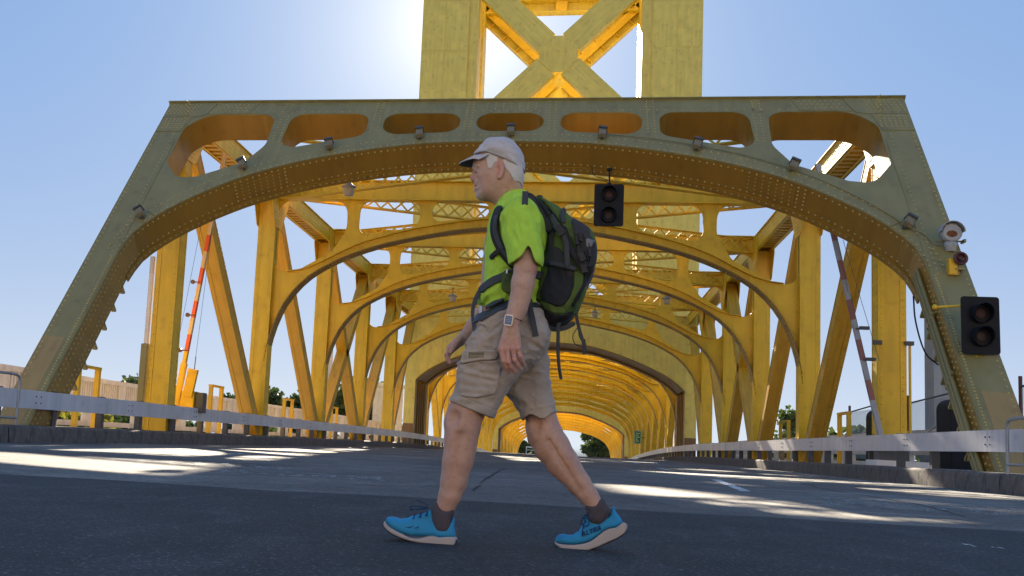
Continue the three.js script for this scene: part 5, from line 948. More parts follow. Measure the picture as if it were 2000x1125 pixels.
const elbowN = armN.pts[0], shoulderN = [0.105, 1.385, 0.175], shoulderF = [0.10, 1.385, -0.175], elbowF = [0.055, 1.105, -0.235];
const wF0 = mid2(O.armFar, O.armFarB, 0), wF1 = mid2(O.armFar, O.armFarB, 1), wF2 = mid2(O.armFar, O.armFarB, 2);
const kneeN = [-0.088, 0.535, NZ], hipN = [0.095, 0.90, 0.085], kneeF = [0.228, 0.55, FZ], hipF = [0.125, 0.90, -0.085];
const bodyS = any([
  cone([0.06, 1.30, 0], [0.05, 1.02, 0], 0.105, 0.11), cone(shoulderN, [elbowN[0] + 0.004, elbowN[1] + 0.02, elbowN[2]], 0.050, 0.046), ...armN.s,
  cone(shoulderN, shoulderF, 0.05, 0.05), cone(shoulderF, elbowF, 0.05, 0.044), cone(elbowF, at3(wF0, -0.225), 0.043, 0.036), cone(at3(wF0, -0.225), at3(wF1, -0.22), 0.036, 0.031), cone(at3(wF1, -0.22), at3(wF2, -0.21), 0.031, 0.027),
], 0.018);
const legsRaw = any([cone(hipN, kneeN, 0.088, 0.066), cone(hipF, kneeF, 0.088, 0.064), ...legN.s, ...legF.s], 0.012);
const legsS = (x, y, z) => {
  let d = legsRaw(x, y, z);
  for (const [kx, ky, cz, cx, cy, gx, gy, hx, hy] of [[-0.142, 0.517, NZ, -0.082, 0.41, -0.100, 0.46, -0.128, 0.22], [0.190, 0.512, FZ, 0.318, 0.39, 0.262, 0.455, 0.405, 0.245]]) {
    d = smin(d, Math.hypot((x - kx), (y - ky) / 1.25, (z - cz) / 1.1) - 0.029, 0.020);                      // kneecap
    for (const s of [-1, 1]) {
      d = smax(d, -(Math.hypot(x - kx - 0.018, (y - ky - 0.012) / 1.6, z - cz - s * 0.062) - 0.017), 0.028);     // hollows beside it
      d = smin(d, Math.hypot((x - cx), (y - cy) / 2.3, (z - cz - s * 0.018)) - 0.041, 0.012);               // two heads of the calf
      d = smax(d, -cone([gx, gy, cz + s * 0.068], [hx, hy, cz + s * 0.050], 0.006, 0.005)(x, y, z), 0.024);     // groove between shin and calf
    }
    d = smin(d, Math.hypot((x - kx - 0.004), (y - ky + 0.055), z - cz) - 0.020, 0.022);                     // below the knee
  }
  return d + 0.0012 * noise3(x * 40, y * 25, z * 40);
};
const F = (n) => O['f_' + n];
const fingersN = [];
for (const [n, z, r] of [['index', 0.262, 0.0098], ['middle', 0.264, 0.0100], ['ring', 0.262, 0.0096], ['little', 0.257, 0.0084]]) { const p = F(n), zz = [z, z + 0.002, z - 0.012, z - 0.028]; fingersN.push(...chain(p.map((q, i) => [q[0], q[1], zz[i]]), [r * 1.12, r * 1.02, r * 0.98, r * 0.82])); }
const wristN = armN.pts[5];
const palmN = any([...['index', 'middle', 'ring', 'little'].map((n, i) => cone([wristN[0] - 0.012 + i * 0.009, wristN[1] - 0.01, 0.252], at3(F(n)[0], [0.258, 0.260, 0.258, 0.254][i]), 0.020, 0.0135)), cone([wristN[0], wristN[1] + 0.03, 0.253], [wristN[0], wristN[1] - 0.012, 0.252], 0.030, 0.026)], 0.014);
const thumbN = any(chain([[wristN[0] - 0.012, wristN[1] - 0.02, 0.240], [wristN[0] - 0.026, wristN[1] - 0.065, 0.222], [wristN[0] - 0.016, wristN[1] - 0.105, 0.208], [wristN[0] - 0.008, wristN[1] - 0.128, 0.202]], [0.018, 0.0135, 0.011, 0.009]), 0.006);
const handN = (x, y, z) => { let d = palmN(x, y, z); for (const s of fingersN) d = smin(d, s(x, y, z), 0.0035); d = smin(d, thumbN(x, y, z), 0.006); for (const n of ['index', 'middle', 'ring', 'little']) { const p = F(n)[0]; d = smin(d, Math.hypot(x - p[0], y - p[1], z - 0.266) - 0.0085, 0.008); } return d; };
const H = O.handF, handFs = [];
{
  const W0 = [wF2[0], wF2[1], -0.205], K = H[2];
  for (const [i, z, dx, dy, l] of [[0, -0.178, 0.018, -0.004, 0.95], [1, -0.193, 0.012, -0.006, 1], [2, -0.207, 0.012, -0.012, 0.98], [3, -0.221, 0.018, -0.016, 0.85]]) {
    const k = [K[0] + dx, K[1] + dy - 0.006, z], m = [H[3][0] + dx * 0.6 + 0.004, H[3][1] + dy + 0.004, z + 0.004], e = [H[4][0] + dx * 0.7, H[4][1] + dy * 0.8 + 0.006, z + 0.008], tp = [lerp(H[5][0], H[6][0], i * 0.3), H[5][1] + 0.010 + 0.004 * i, z + 0.012];
    handFs.push([chain([k, m, e, tp], [0.0108, 0.0098, 0.0092, 0.008].map((r) => r * l)), cone(W0, k, 0.022, 0.0135)]);
  }
}
const thumbF = any(chain(O.thumbF.map((p, i) => [p[0], p[1], -0.172 + 0.010 * i]), [0.0155, 0.0125, 0.010]), 0.004);
const handF = (x, y, z) => { let d = 1; for (const [, m] of handFs) d = smin(d, m(x, y, z), 0.012); for (const [c] of handFs) for (const s of c) d = smin(d, s(x, y, z), 0.0035); return smin(d, thumbF(x, y, z), 0.007); };
{
  const parts = [
    nets(headS, [-0.128, 1.43, -0.10], [0.13, 1.70, 0.10], 0.0032),
    nets(bodyS, [-0.19, 0.86, -0.30], [0.26, 1.46, 0.31], 0.008),
    nets(legsS, [-0.24, 0.08, -0.20], [0.54, 0.98, 0.20], 0.007),
    nets(handN, [0.03, 0.69, 0.175], [0.18, 0.93, 0.30], 0.003),
    nets(handF, [-0.26, 0.74, -0.255], [-0.10, 0.95, -0.13], 0.003),
  ];
  const all = join(parts.map((g) => g)), mottled = (x, y, z) => noise3(x * 90, y * 90, z * 90) * 0.5 + noise3(x * 28 + 7, y * 28, z * 28) * 0.5;
  colourise(all, (x, y, z, o) => {
    let r = 0.53, g = 0.335, b = 0.25; const az = Math.abs(z);
    if (y > 1.44) {
      const st = smooth(1.60, 1.545, y) * smooth(0.035, -0.01, x) * (0.55 + 0.45 * smooth(-0.1, 0.2, noise3(x * 160, y * 160, z * 160))), chin = smooth(1.545, 1.52, y) * smooth(-0.045, -0.075, x);
      r = lerp(r, 0.47, st * 0.5); g = lerp(g, 0.33, st * 0.5); b = lerp(b, 0.29, st * 0.6); r = lerp(r, 0.60, chin * 0.6); g = lerp(g, 0.52, chin * 0.6); b = lerp(b, 0.48, chin * 0.6);
      const ear = smooth(0.006, -0.002, earProfile(x, y)) * smooth(0.064, 0.070, az); r = lerp(r, 0.56, ear); g = lerp(g, 0.285, ear); b = lerp(b, 0.215, ear);
      const tip = Math.exp(-(((x + 0.116) / 0.018) ** 2 + ((y - 1.598) / 0.014) ** 2)); g -= 0.07 * tip; b -= 0.05 * tip;
      const lip = Math.exp(-(((y - 1.556) / 0.010) ** 2)) * smooth(-0.088, -0.098, x) * smooth(0.03, 0.02, az); r = lerp(r, 0.45, lip * 0.7); g = lerp(g, 0.20, lip * 0.7); b = lerp(b, 0.17, lip * 0.7);
      const eye = Math.hypot(x + 0.0865, y - 1.628, az - 0.034); if (eye < 0.0122 && Math.abs(y - 1.6275) < 0.005) { const iris = Math.hypot(x + 0.098, y - 1.628, az - 0.0335); if (iris < 0.0058) { r = 0.03; g = 0.03; b = 0.035; } else if (iris < 0.012) { r = 0.40; g = 0.35; b = 0.32; } }
      const ml = Math.exp(-(((y - 1.5592) / 0.0030) ** 2)) * smooth(-0.082, -0.090, x); r = lerp(r, 0.20, ml * 0.7); g = lerp(g, 0.09, ml * 0.7); b = lerp(b, 0.075, ml * 0.7);
      const brow = Math.hypot((y - 1.6475) / 0.006, 1) < 1.6 && x < -0.083 && x > -0.110 && az > 0.012 && az < 0.056 && noise3(x * 300, y * 120, z * 120) > -0.3; if (brow) { r = 0.42; g = 0.37; b = 0.33; }
    } else {
      const t = smooth(0.80, 0.60, y); r -= 0.02 * t; g -= 0.025 * t; b -= 0.022 * t;                 // tanned legs
      const fr = noise3(x * 120, y * 120, z * 120) > 0.55 ? 1 : 0; r -= 0.05 * fr; g -= 0.05 * fr; b -= 0.04 * fr;   // freckles
      const hd = smooth(0.90, 0.80, y) * smooth(0.64, 0.68, y); r += 0.02 * hd; g -= 0.045 * hd; b -= 0.03 * hd;                                   // redder hands
      const el = Math.exp(-(((x - 0.200) / 0.022) ** 2 + ((y - 1.150) / 0.028) ** 2)); if (z > 0.1) { g -= 0.08 * el; b -= 0.04 * el; }
    }
    const m = mottled(x, y, z); o[0] = r * (1 + 0.10 * m); o[1] = g * (1 + 0.18 * m); o[2] = b * (1 + 0.18 * m);
  });
  mesh('body', all, M.skin, man);
}
// hair: combed strands over a thin base
{
  const comb = (x, y, z) => 0.0011 * Math.sin((x * 0.85 + y * 0.35) * 1100 + 6 * noise3(x * 60, y * 40, z * 60)) + 0.0010 * noise3(x * 180, y * 80, z * 180);
  const tuck = (pts) => pts.map((p) => (p[1] > capLine(p[0]) - 0.022 ? [p[0], capLine(p[0]) + 0.006] : p)), a = poly(closed2(tuck(O.hairBack), 2)), b = poly(closed2(tuck(O.hairSide), 2));
  const hairS = (x, y, z) => { const az = Math.abs(z), d2 = Math.min(a(x, y), b(x, y)) - 0.001; const top = (x > 0.03 ? 0.0045 : 0.0032); const hs = skull(x, y, z) + comb(x, y, z); return Math.max(hs - top, d2 + 0.0012 * noise3(x * 300, y * 200, 0), x > 0.085 ? -1 : 0.02 - az); };
  mesh('hair', nets(hairS, [-0.09, 1.55, -0.10], [0.14, 1.72, 0.10], 0.0028), M.hair, man);
}
// cap
{
  const g = part('cap', man), c2 = poly(closed2(O.crown, 3));
  const crown = pillow(c2, 0, (x, y) => 0.087 + 0.004 * smooth(1.74, 1.66, y), 0.078), low = poly(O.crown);
  const folds = (x, y, z) => 0.0012 * Math.sin(y * 160 + x * 60 + 3 * noise3(x * 20, y * 20, z * 20)) + 0.0012 * noise3(x * 45, y * 80, z * 45);
  // crown cut along its lower edge so that the edge stays crisp
  const lowCut = [[-0.135, 1.694], [-0.089, 1.699], [-0.0528, 1.6995], [-0.0068, 1.684], [0.0361, 1.667], [0.0759, 1.647], [0.107, 1.6315], [0.14, 1.622]];
  const cutY = (x) => { for (let i = 0; i + 1 < lowCut.length; i++) if (x < lowCut[i + 1][0]) return lerp(lowCut[i][1], lowCut[i + 1][1], (x - lowCut[i][0]) / (lowCut[i + 1][0] - lowCut[i][0])); return 1.622; };
  const wide = closed2([...O.crown.slice(0, 13), [0.118, 1.62], [0.09, 1.60], [0, 1.63], [-0.06, 1.66], [-0.105, 1.675]], 3), w2 = poly(wide), dome = pillow(w2, 0, (x, y) => 0.088, 0.080);
  mesh('crown', nets((x, y, z) => Math.max(dome(x, y, z) + folds(x, y, z) - 0.0016 * Math.exp(-((z / 0.0022) ** 2)) - 0.0014 * Math.exp(-(((Math.abs(z) - 0.055 - (x - 0.01) * 0.3) / 0.0022) ** 2)), (cutY(x) - y)), [-0.13, 1.60, -0.11], [0.14, 1.80, 0.11], 0.0032), M.cap, g);
  mesh('band', nets((x, y, z) => Math.max(dome(x, y, z) - 0.0022, cutY(x) - y, y - cutY(x) - 0.007), [-0.13, 1.60, -0.11], [0.14, 1.75, 0.11], 0.0032), M.capEdge ??= cloth(lin(0.36, 0.345, 0.34)), g);
  mesh('button', ball([0.012, 1.787, 0], 0.006, 1.2, 0.6, 1.2) && new THREE.SphereGeometry(0.007, 12, 8).scale(1.2, 0.6, 1.2).translate(0.012, 1.786, 0), M.cap, g);
  // brim: curved plate, lower at the sides
  const pos = [], idx = [], nu = 18, nv = 22, L = [[-0.052, 1.6985], [-0.168, 1.6705]];
  for (const o of [0, 1]) for (let i = 0; i <= nu; i++) for (let j = 0; j <= nv; j++) {
    const v = j / nv * 2 - 1, a = v * 1.38, edge = 0.072 + 0.0 * a, z = Math.sin(a) * 0.084, root = -0.020 - 0.072 * Math.cos(a) * 1.0, tipx = -0.050 - 0.123 * Math.cos(a * 0.98), t = i / nu, x = lerp(root, Math.min(root - 0.002, tipx), t), droop = 0.046 * (1 - Math.cos(a)) ;
    pos.push(x, 1.700 - (x < -0.10 ? (-0.10 - x) * 0.46 : 0) - (-0.035 - Math.max(x, -0.10)) * 0.02 - droop * (0.35 + 0.5 * t) + (o ? -0.0045 : 0), z);
  }
  const W = nv + 1, N = (nu + 1) * W;
  const idy = []; for (const o of [0, 1]) for (let i = 0; i < nu; i++) for (let j = 0; j < nv; j++) { const a = o * N + i * W + j; o ? idy.push(a, a + W + 1, a + 1, a, a + W, a + W + 1) : idx.push(a, a + 1, a + W + 1, a, a + W + 1, a + W); }
  for (let j = 0; j < nv; j++) { const a = nu * W + j; idx.push(a, a + 1, a + N + 1, a, a + N + 1, a + N); }
  for (let i = 0; i < nu; i++) for (const j of [0, nv]) { const a = i * W + j; idx.push(a, a + W, a + N + W, a, a + N + W, a + N); }
  const b = new THREE.BufferGeometry(); b.setAttribute('position', new THREE.Float32BufferAttribute(pos, 3)); b.setIndex(idx); b.computeVertexNormals(); b.setAttribute('uv', new THREE.Float32BufferAttribute(pos.filter((_, i) => i % 3 !== 1), 2));
  mesh('brim', b, M.cap, g); const b2 = b.clone(); b2.setIndex(idy); b2.computeVertexNormals(); mesh('brim_underside', b2, M.capDark, g);  // underside of the brim is darker than its top
}
const crease = (x, y, z) => Math.abs(noise3(x, y, z)), ridge = (x, y, z) => Math.pow(1 - Math.abs(noise3(x, y, z)), 7);
// shirt
const torsoPts = [...O.torso, ...O.torso2.slice(0, 5), [0.02, 0.975], [0.10, 0.985], [0.20, 0.99], ...O.torsoBack];
const torsoW = (x, y) => lerp(0.158, 0.178, smooth(1.02, 1.25, y)) - 0.045 * smooth(1.36, 1.47, y);
const torsoS = pillow(poly(closed2(torsoPts, 2)), 0, torsoW, 0.115);
const hemC = [0.150, 1.185, 0.243];
const sleeveN = cone([0.118, 1.385, 0.165], hemC, 0.082, 0.071), sleeveF = cone([0.10, 1.385, -0.165], [0.06, 1.16, -0.232], 0.078, 0.068);
const hemY = (x) => 1.172 + 0.062 * Math.exp(-(((x - 0.163) / 0.020) ** 2)) + 0.022 * Math.exp(-(((x - 0.135) / 0.03) ** 2)) + (x > 0.2 ? -(x - 0.2) * 0.4 : 0);
const shirtFold = (x, y, z) => {
  const w = noise3(x * 9, y * 6, z * 9), lowF = smooth(1.22, 1.03, y), side = smooth(0.05, 0.14, z);
  let d = 0.0050 * noise3(x * 16 + w, y * 7, z * 16) + 0.014 * crease(x * 15 + y * 5 + w * 0.6, y * 6 - x * 3, z * 13) + 0.007 * crease(x * 30 + y * 14 + w, y * 9, z * 26) - 0.006 - 0.0045 * ridge(x * 13 + y * 6 + w * 0.6, y * 6 - x * 3 + 4, z * 11) - 0.0035 * ridge(x * 24 + y * 12, y * 9 + w, z * 20);
  d += lowF * 0.0035 * Math.sin((y * 1.0 - x * 0.75) * 105 + 4 * w + 2 * noise3(x * 20, y * 20, 3)) * (0.4 + 0.6 * side);
  d += side * 0.0030 * Math.sin((x * 1.25 + y * 0.42) * 120 + 3.5 * noise3(x * 10, y * 8, z * 6)) * smooth(1.15, 1.22, y) * smooth(1.43, 1.36, y) * (0.35 + 0.65 * smooth(0.09, 0.17, x));
  return d;
};
const shirtTrunk = (x, y, z) => { let d = torsoS(x, y, z); d = smin(d, cone([0.075, 1.425, 0.09], [0.105, 1.395, 0.165], 0.062, 0.072)(x, y, z), 0.05); return smin(d, cone([0.075, 1.425, -0.09], [0.10, 1.395, -0.165], 0.062, 0.072)(x, y, z), 0.05); };
const shirtSolid = (x, y, z) => {
  let d = shirtTrunk(x, y, z);
  let s = sleeveN(x, y, z); d = smin(d, s, 0.018); d = smin(d, sleeveF(x, y, z), 0.03);
  return d;
};
{
  const g = part('shirt', man);
  const neckCut = (x, y, z) => cone([-0.02, 1.47, 0], [0.085, 1.53, 0], 0.062, 0.062)(x, y, z);
  const S = (x, y, z) => {
    const calm = z > 0.165 ? 0.15 + 0.85 * smooth(0.0, 0.10, y - hemY(x)) : 1; let d = shirtSolid(x, y, z) + shirtFold(x, y, z) * calm;
    const sl = sleeveN(x, y, z);
    if (z > 0.165) { d = Math.max(d, hemY(x) - y); if (y < hemY(x) + 0.09) d = Math.max(d, -(cone([0.118, 1.385, 0.165], hemC, 0.064, 0.0585)(x, y, z))); }
    if (z < -0.165) d = Math.max(d, 1.155 - y);
    d = Math.max(d, (0.99 + 0.045 * smooth(-0.05, 0.12, x)) - 0.003 - y);
    return Math.max(d, -neckCut(x, y, z));
  };
  mesh('fabric', nets(S, [-0.10, 0.95, -0.325], [0.28, 1.52, 0.335], 0.0048), M.shirt, g);
  const rim = (x, y, z) => Math.max(Math.abs(neckCut(x, y, z) - 0.004) - 0.006, shirtSolid(x, y, z) - 0.006, -shirtSolid(x, y, z) - 0.008);
  mesh('collar', nets(rim, [-0.10, 1.38, -0.14], [0.2, 1.54, 0.14], 0.004), M.shirt, g);
  // printed emblem on the chest, seen edge on
  const pr = poly([[-0.05, 1.36], [0.0, 1.36], [0.0, 1.20], [-0.06, 1.20]]);
  mesh('chest_print', nets((x, y, z) => Math.max(patch(S, pr, 0.0012, -0.09)(x, y, z), Math.abs(z) - 0.09, noise3(x * 60, y * 60, z * 60) - 0.05), [-0.09, 1.18, -0.1], [0.02, 1.38, 0.1], 0.004), M.print ??= cloth(lin(0.10, 0.42, 0.36)), g);
}
// shorts
const hemNdir = (() => { const a = O.shortsN[10], b = O.shortsN[11], l = Math.hypot(b[0] - a[0], b[1] - a[1]); return [(b[1] - a[1]) / l, -(b[0] - a[0]) / l, a]; })();   // normal pointing down
const nearLeg = O.shortsN.map((p, i) => (i === 10 || i === 11 ? [p[0] + hemNdir[0] * 0.09, p[1] + hemNdir[1] * 0.09] : p)), farLeg = O.shortsF.map((p, i) => (i >= 3 && i <= 7 ? [p[0] + 0.025, p[1] - 0.09] : p));
const tubeN = pillow(poly(nearLeg), 0.092, (x, y) => 0.086 + 0.010 * smooth(0.60, 0.85, y), 0.062);
const tubeF = pillow(poly(farLeg), -0.092, 0.088, 0.060);
const hipBox = pillow(poly(closed2([[-0.045, 0.985], [-0.062, 0.93], [-0.03, 0.83], [0.08, 0.76], [0.19, 0.78], [0.235, 0.85], [0.232, 0.95], [0.215, 1.04], [0.08, 1.035]], 2)), 0, 0.168, 0.12);
const shortsFold = (x, y, z) => {
  const w = noise3(x * 7, y * 7, z * 7), q = smooth(0.55, 0.62, y);
  return (0.004 * noise3(x * 9, y * 12, z * 9) + 0.013 * crease(x * 7 + y * 6 + w * 0.5, y * 20 - x * 9 + w, z * 7) + 0.008 * crease(x * 16 - y * 5, y * 34 + x * 8 + w * 1.4, z * 12) + 0.0022 * noise3(x * 60, y * 80, z * 60)) * (0.25 + 0.75 * q) - 0.005 - q * (0.0045 * ridge(x * 8 + y * 9 + w, y * 17 - x * 7, z * 6) + 0.0032 * ridge(x * 15 - y * 6, y * 30 + x * 9 + w, z * 10 + 5));
};
const shortsSolid = (x, y, z) => smin(smin(tubeN(x, y, z), hipBox(x, y, z), 0.05), smax(tubeF(x, y, z), -(0.02 - 0), 0.001), 0.022);
const waistY = (x) => 0.962 + 0.075 * smooth(-0.06, 0.12, x);
const shortsS = (x, y, z) => {
  let n = smin(tubeN(x, y, z), hipBox(x, y, z), 0.05) + shortsFold(x, y, z), f = tubeF(x, y, z) + shortsFold(x + 3, y, z);
  n = Math.max(n, hemNdir[0] * (x - hemNdir[2][0]) + hemNdir[1] * (y - hemNdir[2][1]) < 0 || y > 0.7 ? -1 : hemNdir[0] * (x - hemNdir[2][0]) + hemNdir[1] * (y - hemNdir[2][1]));
  if (y < 0.60) n = Math.max(n, -(cone([0.045, 0.78, 0.092], [-0.066, 0.54, NZ], 0.095, 0.0700)(x, y, z)));
  const hf = 0.548 + 0.16 * (x - 0.155) + 0.012 * Math.sin((x - 0.155) * 60) ; f = Math.max(f, hf - y); if (y < 0.585) f = Math.max(f, -(cone([0.172, 0.76, -0.09], [0.226, 0.52, FZ], 0.085, 0.0605)(x, y, z)));
  return Math.max(smin(n, f, 0.012), y - waistY(x));
};
{
  const g = part('shorts', man);
  mesh('fabric', nets(shortsS, [-0.18, 0.50, -0.21], [0.33, 1.06, 0.22], 0.0046), M.shorts, g);
  const base = (x, y, z) => smin(tubeN(x, y, z), hipBox(x, y, z), 0.05) + shortsFold(x, y, z) * 0.7;
  const bulge = (x, y, z) => base(x, y, z) - 0.004 * (0.5 + 0.5 * Math.sin(y * 170 + x * 30 + 3 * noise3(x * 15, y * 15, 1)));
  mesh('cargo_pocket', nets(patch(bulge, poly(fillet(O.pocket.map((p) => [...p, 0.008]), 2)), 0.010, 0.06), ...boundsOf(O.pocket, 0.06, 0.24, 0.01), 0.0042), M.shorts, g);
  mesh('pocket_flap', nets(patch(base, poly(fillet(O.flap.map((p) => [...p, 0.01]), 2)), 0.017, 0.06), ...boundsOf(O.flap, 0.06, 0.24, 0.01), 0.0042), M.shorts, g);
  // hem bands and slanting hand pocket
  const hemBand = (x, y, z) => { const h = hemNdir[0] * (x - hemNdir[2][0]) + hemNdir[1] * (y - hemNdir[2][1]); return Math.max(tubeN(x, y, z) + shortsFold(x, y, z) - 0.0028, h, -h - 0.034, -(tubeN(x, y, z) + 0.01), y - 0.68); };
  mesh('hem', nets(hemBand, [-0.18, 0.5, 0.0], [0.05, 0.64, 0.21], 0.0042), M.shorts, g);
  const pl = line2(O.pocketOpen);
  mesh('pocket_edge', nets((x, y, z) => Math.max(base(x, y, z) - 0.0045, pl(x, y) - 0.0045, 0.05 - z, -(base(x, y, z) + 0.006)), ...boundsOf(O.pocketOpen, 0.05, 0.23, 0.02), 0.004), M.shorts, g);
  // woven label
  const c = document.createElement('canvas'); c.width = 256; c.height = 96; const k = c.getContext('2d'); k.fillStyle = '#8f8a72'; k.fillRect(0, 0, 256, 96); k.strokeStyle = '#5c5848'; k.lineWidth = 5; k.strokeRect(6, 6, 244, 84); k.fillStyle = '#2c2a26'; k.font = 'bold 42px serif'; k.textAlign = 'center'; k.fillText('UNIONBAY', 128, 50); k.font = 'bold 20px serif'; k.fillText('U.S.', 128, 78);
  const ct = new THREE.CanvasTexture(c); ct.colorSpace = THREE.SRGBColorSpace;
  const L = O.label, du = [L[1][0] - L[0][0], L[1][1] - L[0][1]], dv = [L[3][0] - L[0][0], L[3][1] - L[0][1]], det = du[0] * dv[1] - du[1] * dv[0];
  const lg = nets(patch(base, poly(L), 0.0195, 0.06), ...boundsOf(L, 0.06, 0.24, 0.01), 0.0026), lp = lg.attributes.position, lu = lg.attributes.uv;
  for (let i = 0; i < lp.count; i++) { const px = lp.getX(i) - L[0][0], py = lp.getY(i) - L[0][1]; lu.setXY(i, (px * dv[1] - py * dv[0]) / det, 1 - (du[0] * py - du[1] * px) / det); }
  mesh('label_patch', lg, std(lin(1, 1, 1), { map: ct, roughness: 0.9 }), g);
}
// belt
{
  const g = part('belt', man), b = (x, y, z) => Math.max(smin(hipBox(x, y, z), tubeN(x, y, z), 0.05) - 0.006, y - waistY(x) - 0.012, waistY(x) - 0.028 - y);
  mesh('strap', nets(b, [-0.10, 0.92, -0.2], [0.26, 1.07, 0.22], 0.0056), M.belt, g);
  const q = O.buckle, bx = mesh('buckle', [box(0.006, 0.046, 0.05), box(0.012, 0.046, 0.008, 0, 0, 0.025)], M.steel, g); bx.position.set((q[0][0] + q[2][0]) / 2 - 0.004, (q[0][1] + q[2][1]) / 2, 0.035);
}
// socks and shoes
function ribs(g) { return g; }
function shoe(name, up, sole, zc, dirUp, label, near) {
  const g = part(name, man); if (label) g.userData.label = label;
  const U = poly(closed2(up, 2)), So = poly(closed2(sole, 2)), xs = sole.map((p) => p[0]), x0 = Math.min(...xs), x1 = Math.max(...xs);
  const plan = (x) => { const t = clamp((x - x0) / (x1 - x0)); return 0.036 + 0.014 * Math.exp(-(((t - 0.30) / 0.22) ** 2)) + 0.003 * Math.exp(-(((t - 0.9) / 0.15) ** 2)) - 0.012 * smooth(0.10, 0.0, t) - 0.004 * smooth(0.93, 1, t); };
  const upperW = (x, y) => plan(x) - 0.006 - 0.014 * smooth(0.0, 0.08, (y - dirUp(x)));
  mesh('upper', nets((x, y, z) => pillow((a, b) => Math.min(U(a, b), So(a, b) + 0.004), zc, Math.max(0.02, upperW(x, y)), 0.020)(x, y, z) + 0.0007 * noise3(x * 90, y * 90, z * 90), ...boundsOf(up, zc - 0.055, zc + 0.055, 0.008), 0.0034), M.shoe, g);
  mesh('sole', nets((x, y, z) => pillow(So, zc, plan(x) + 0.001, 0.007)(x, y, z) + 0.0011 * Math.sin((y - dirUp(x)) * 700 + x * 60) * smooth(x0 + 0.12, x0 + 0.2, x), ...boundsOf(sole, zc - 0.06, zc + 0.06, 0.008), 0.0034), M.sole, g);
  const low = (x, y, z) => Math.max(pillow((a, b) => So(a, b - 0.006), zc, plan(x) - 0.003, 0.006)(x, y, z), So(x, y + 0.0) > 0 ? -1 : -1);
  mesh('outsole', nets((x, y, z) => pillow((a, b) => So(a, b + 0.005), zc, plan(x) - 0.004, 0.006)(x, y, z), ...boundsOf(sole, zc - 0.06, zc + 0.06, 0.012), 0.0042), M.soleDark, g);
  return g;
}
{
  const soleBase = (pts) => { const lowest = pts; return (x) => { let b = 1; for (let i = 0; i + 1 < lowest.length; i++) { const a = lowest[i], c = lowest[i + 1]; if ((a[0] - x) * (c[0] - x) <= 0 && a[0] !== c[0]) b = Math.min(b, lerp(a[1], c[1], (x - a[0]) / (c[0] - a[0]))); } return (b === 1 ? 0.02 : b) + 0.035; }; };
  const a = shoe('shoe', O.shoeNup, O.shoeNsole, 0.105, soleBase(O.shoeNsole), 'forward blue running shoe landing on its heel', true);
  const b = shoe('shoe', O.shoeFup, O.shoeFsole, -0.10, soleBase(O.shoeFsole), 'rear blue running shoe pushing off its toe', false);
  // laces, collars and markings
  const lace = (g, pts, r = 0.0024) => mesh('lace', tube(pts.map((p) => V(...p)), r, 24, 6), M.shoeDark, g);
  const N = O.shoeNup, S1 = (i, z, dy = 0.004, dx = 0) => [N[i][0] + dx, N[i][1] + dy, 0.105 + z];
  for (const i of [5, 6, 7, 8]) { lace(a, [S1(i, -0.026, -0.012), S1(i, -0.01, 0.004), S1(i, 0.012, 0.004, 0.004), S1(i, 0.030, -0.014, 0.006)]); lace(a, [S1(i, -0.026, -0.010, 0.01), S1(i, 0, 0.005, 0.008), S1(i, 0.030, -0.014, 0)]); }
  const kn = [N[9][0] - 0.004, N[9][1] + 0.010, 0.115]; lace(a, [kn, [kn[0] - 0.03, kn[1] + 0.006, 0.13], [kn[0] - 0.07, kn[1] + 0.004, 0.135], [kn[0] - 0.072, kn[1] - 0.006, 0.128], [kn[0] - 0.03, kn[1] - 0.006, 0.12], kn]); lace(a, [kn, [kn[0] - 0.03, kn[1] - 0.004, 0.09], [kn[0] - 0.06, kn[1] - 0.010, 0.085], [kn[0] - 0.08, kn[1] - 0.016, 0.084]]); lace(a, [kn, [kn[0] - 0.01, kn[1] + 0.018, 0.12], [kn[0] - 0.05, kn[1] + 0.032, 0.118]], 0.0015);
  const Fp = O.shoeFup, S2 = (i, z, dy = 0.004, dx = 0) => [Fp[i][0] + dx, Fp[i][1] + dy, -0.10 + z];
  for (const i of [5, 6, 7, 8]) { lace(b, [S2(i, -0.026, -0.008), S2(i, -0.01, 0.005), S2(i, 0.012, 0.005), S2(i, 0.030, -0.012, 0.008)]); }
  const k2 = [Fp[9][0] + 0.002, Fp[9][1] + 0.004, -0.078]; lace(b, [k2, [k2[0] - 0.010, k2[1] - 0.03, -0.066], [k2[0] - 0.016, k2[1] - 0.062, -0.058], [k2[0] - 0.020, k2[1] - 0.092, -0.052]]); lace(b, [k2, [k2[0] + 0.008, k2[1] - 0.02, -0.066], [k2[0] + 0.004, k2[1] - 0.05, -0.06], [k2[0] - 0.012, k2[1] - 0.05, -0.058], k2]); lace(b, [k2, [k2[0] - 0.016, k2[1] - 0.02, -0.09], [k2[0] - 0.028, k2[1] - 0.05, -0.09]]);
  const band = (g, up, pts, z0, w, mat) => { const d = line2(pts), U = poly(closed2(up, 2)); const xs = up.map((p) => p[0]); return mesh('overlay', nets((x, y, z) => Math.max(pillow(U, z0, 0.046, 0.02)(x, y, z) - 0.002, d(x, y) - w, z0 + 0.005 - z), ...boundsOf(pts, z0, z0 + 0.055, 0.012), 0.003), mat, g); };
  const sh = (pts, org, s, f) => pts;
  const soft = (x, y) => [x, y];
  // forward shoe: winged mark on the outer side; rear shoe: name along the side
  const mk = new THREE.Shape(); mk.moveTo(0, 0); mk.lineTo(0.020, 0.003); mk.lineTo(0.036, 0.010); mk.lineTo(0.026, 0.0); mk.lineTo(0.014, -0.003); mk.closePath();
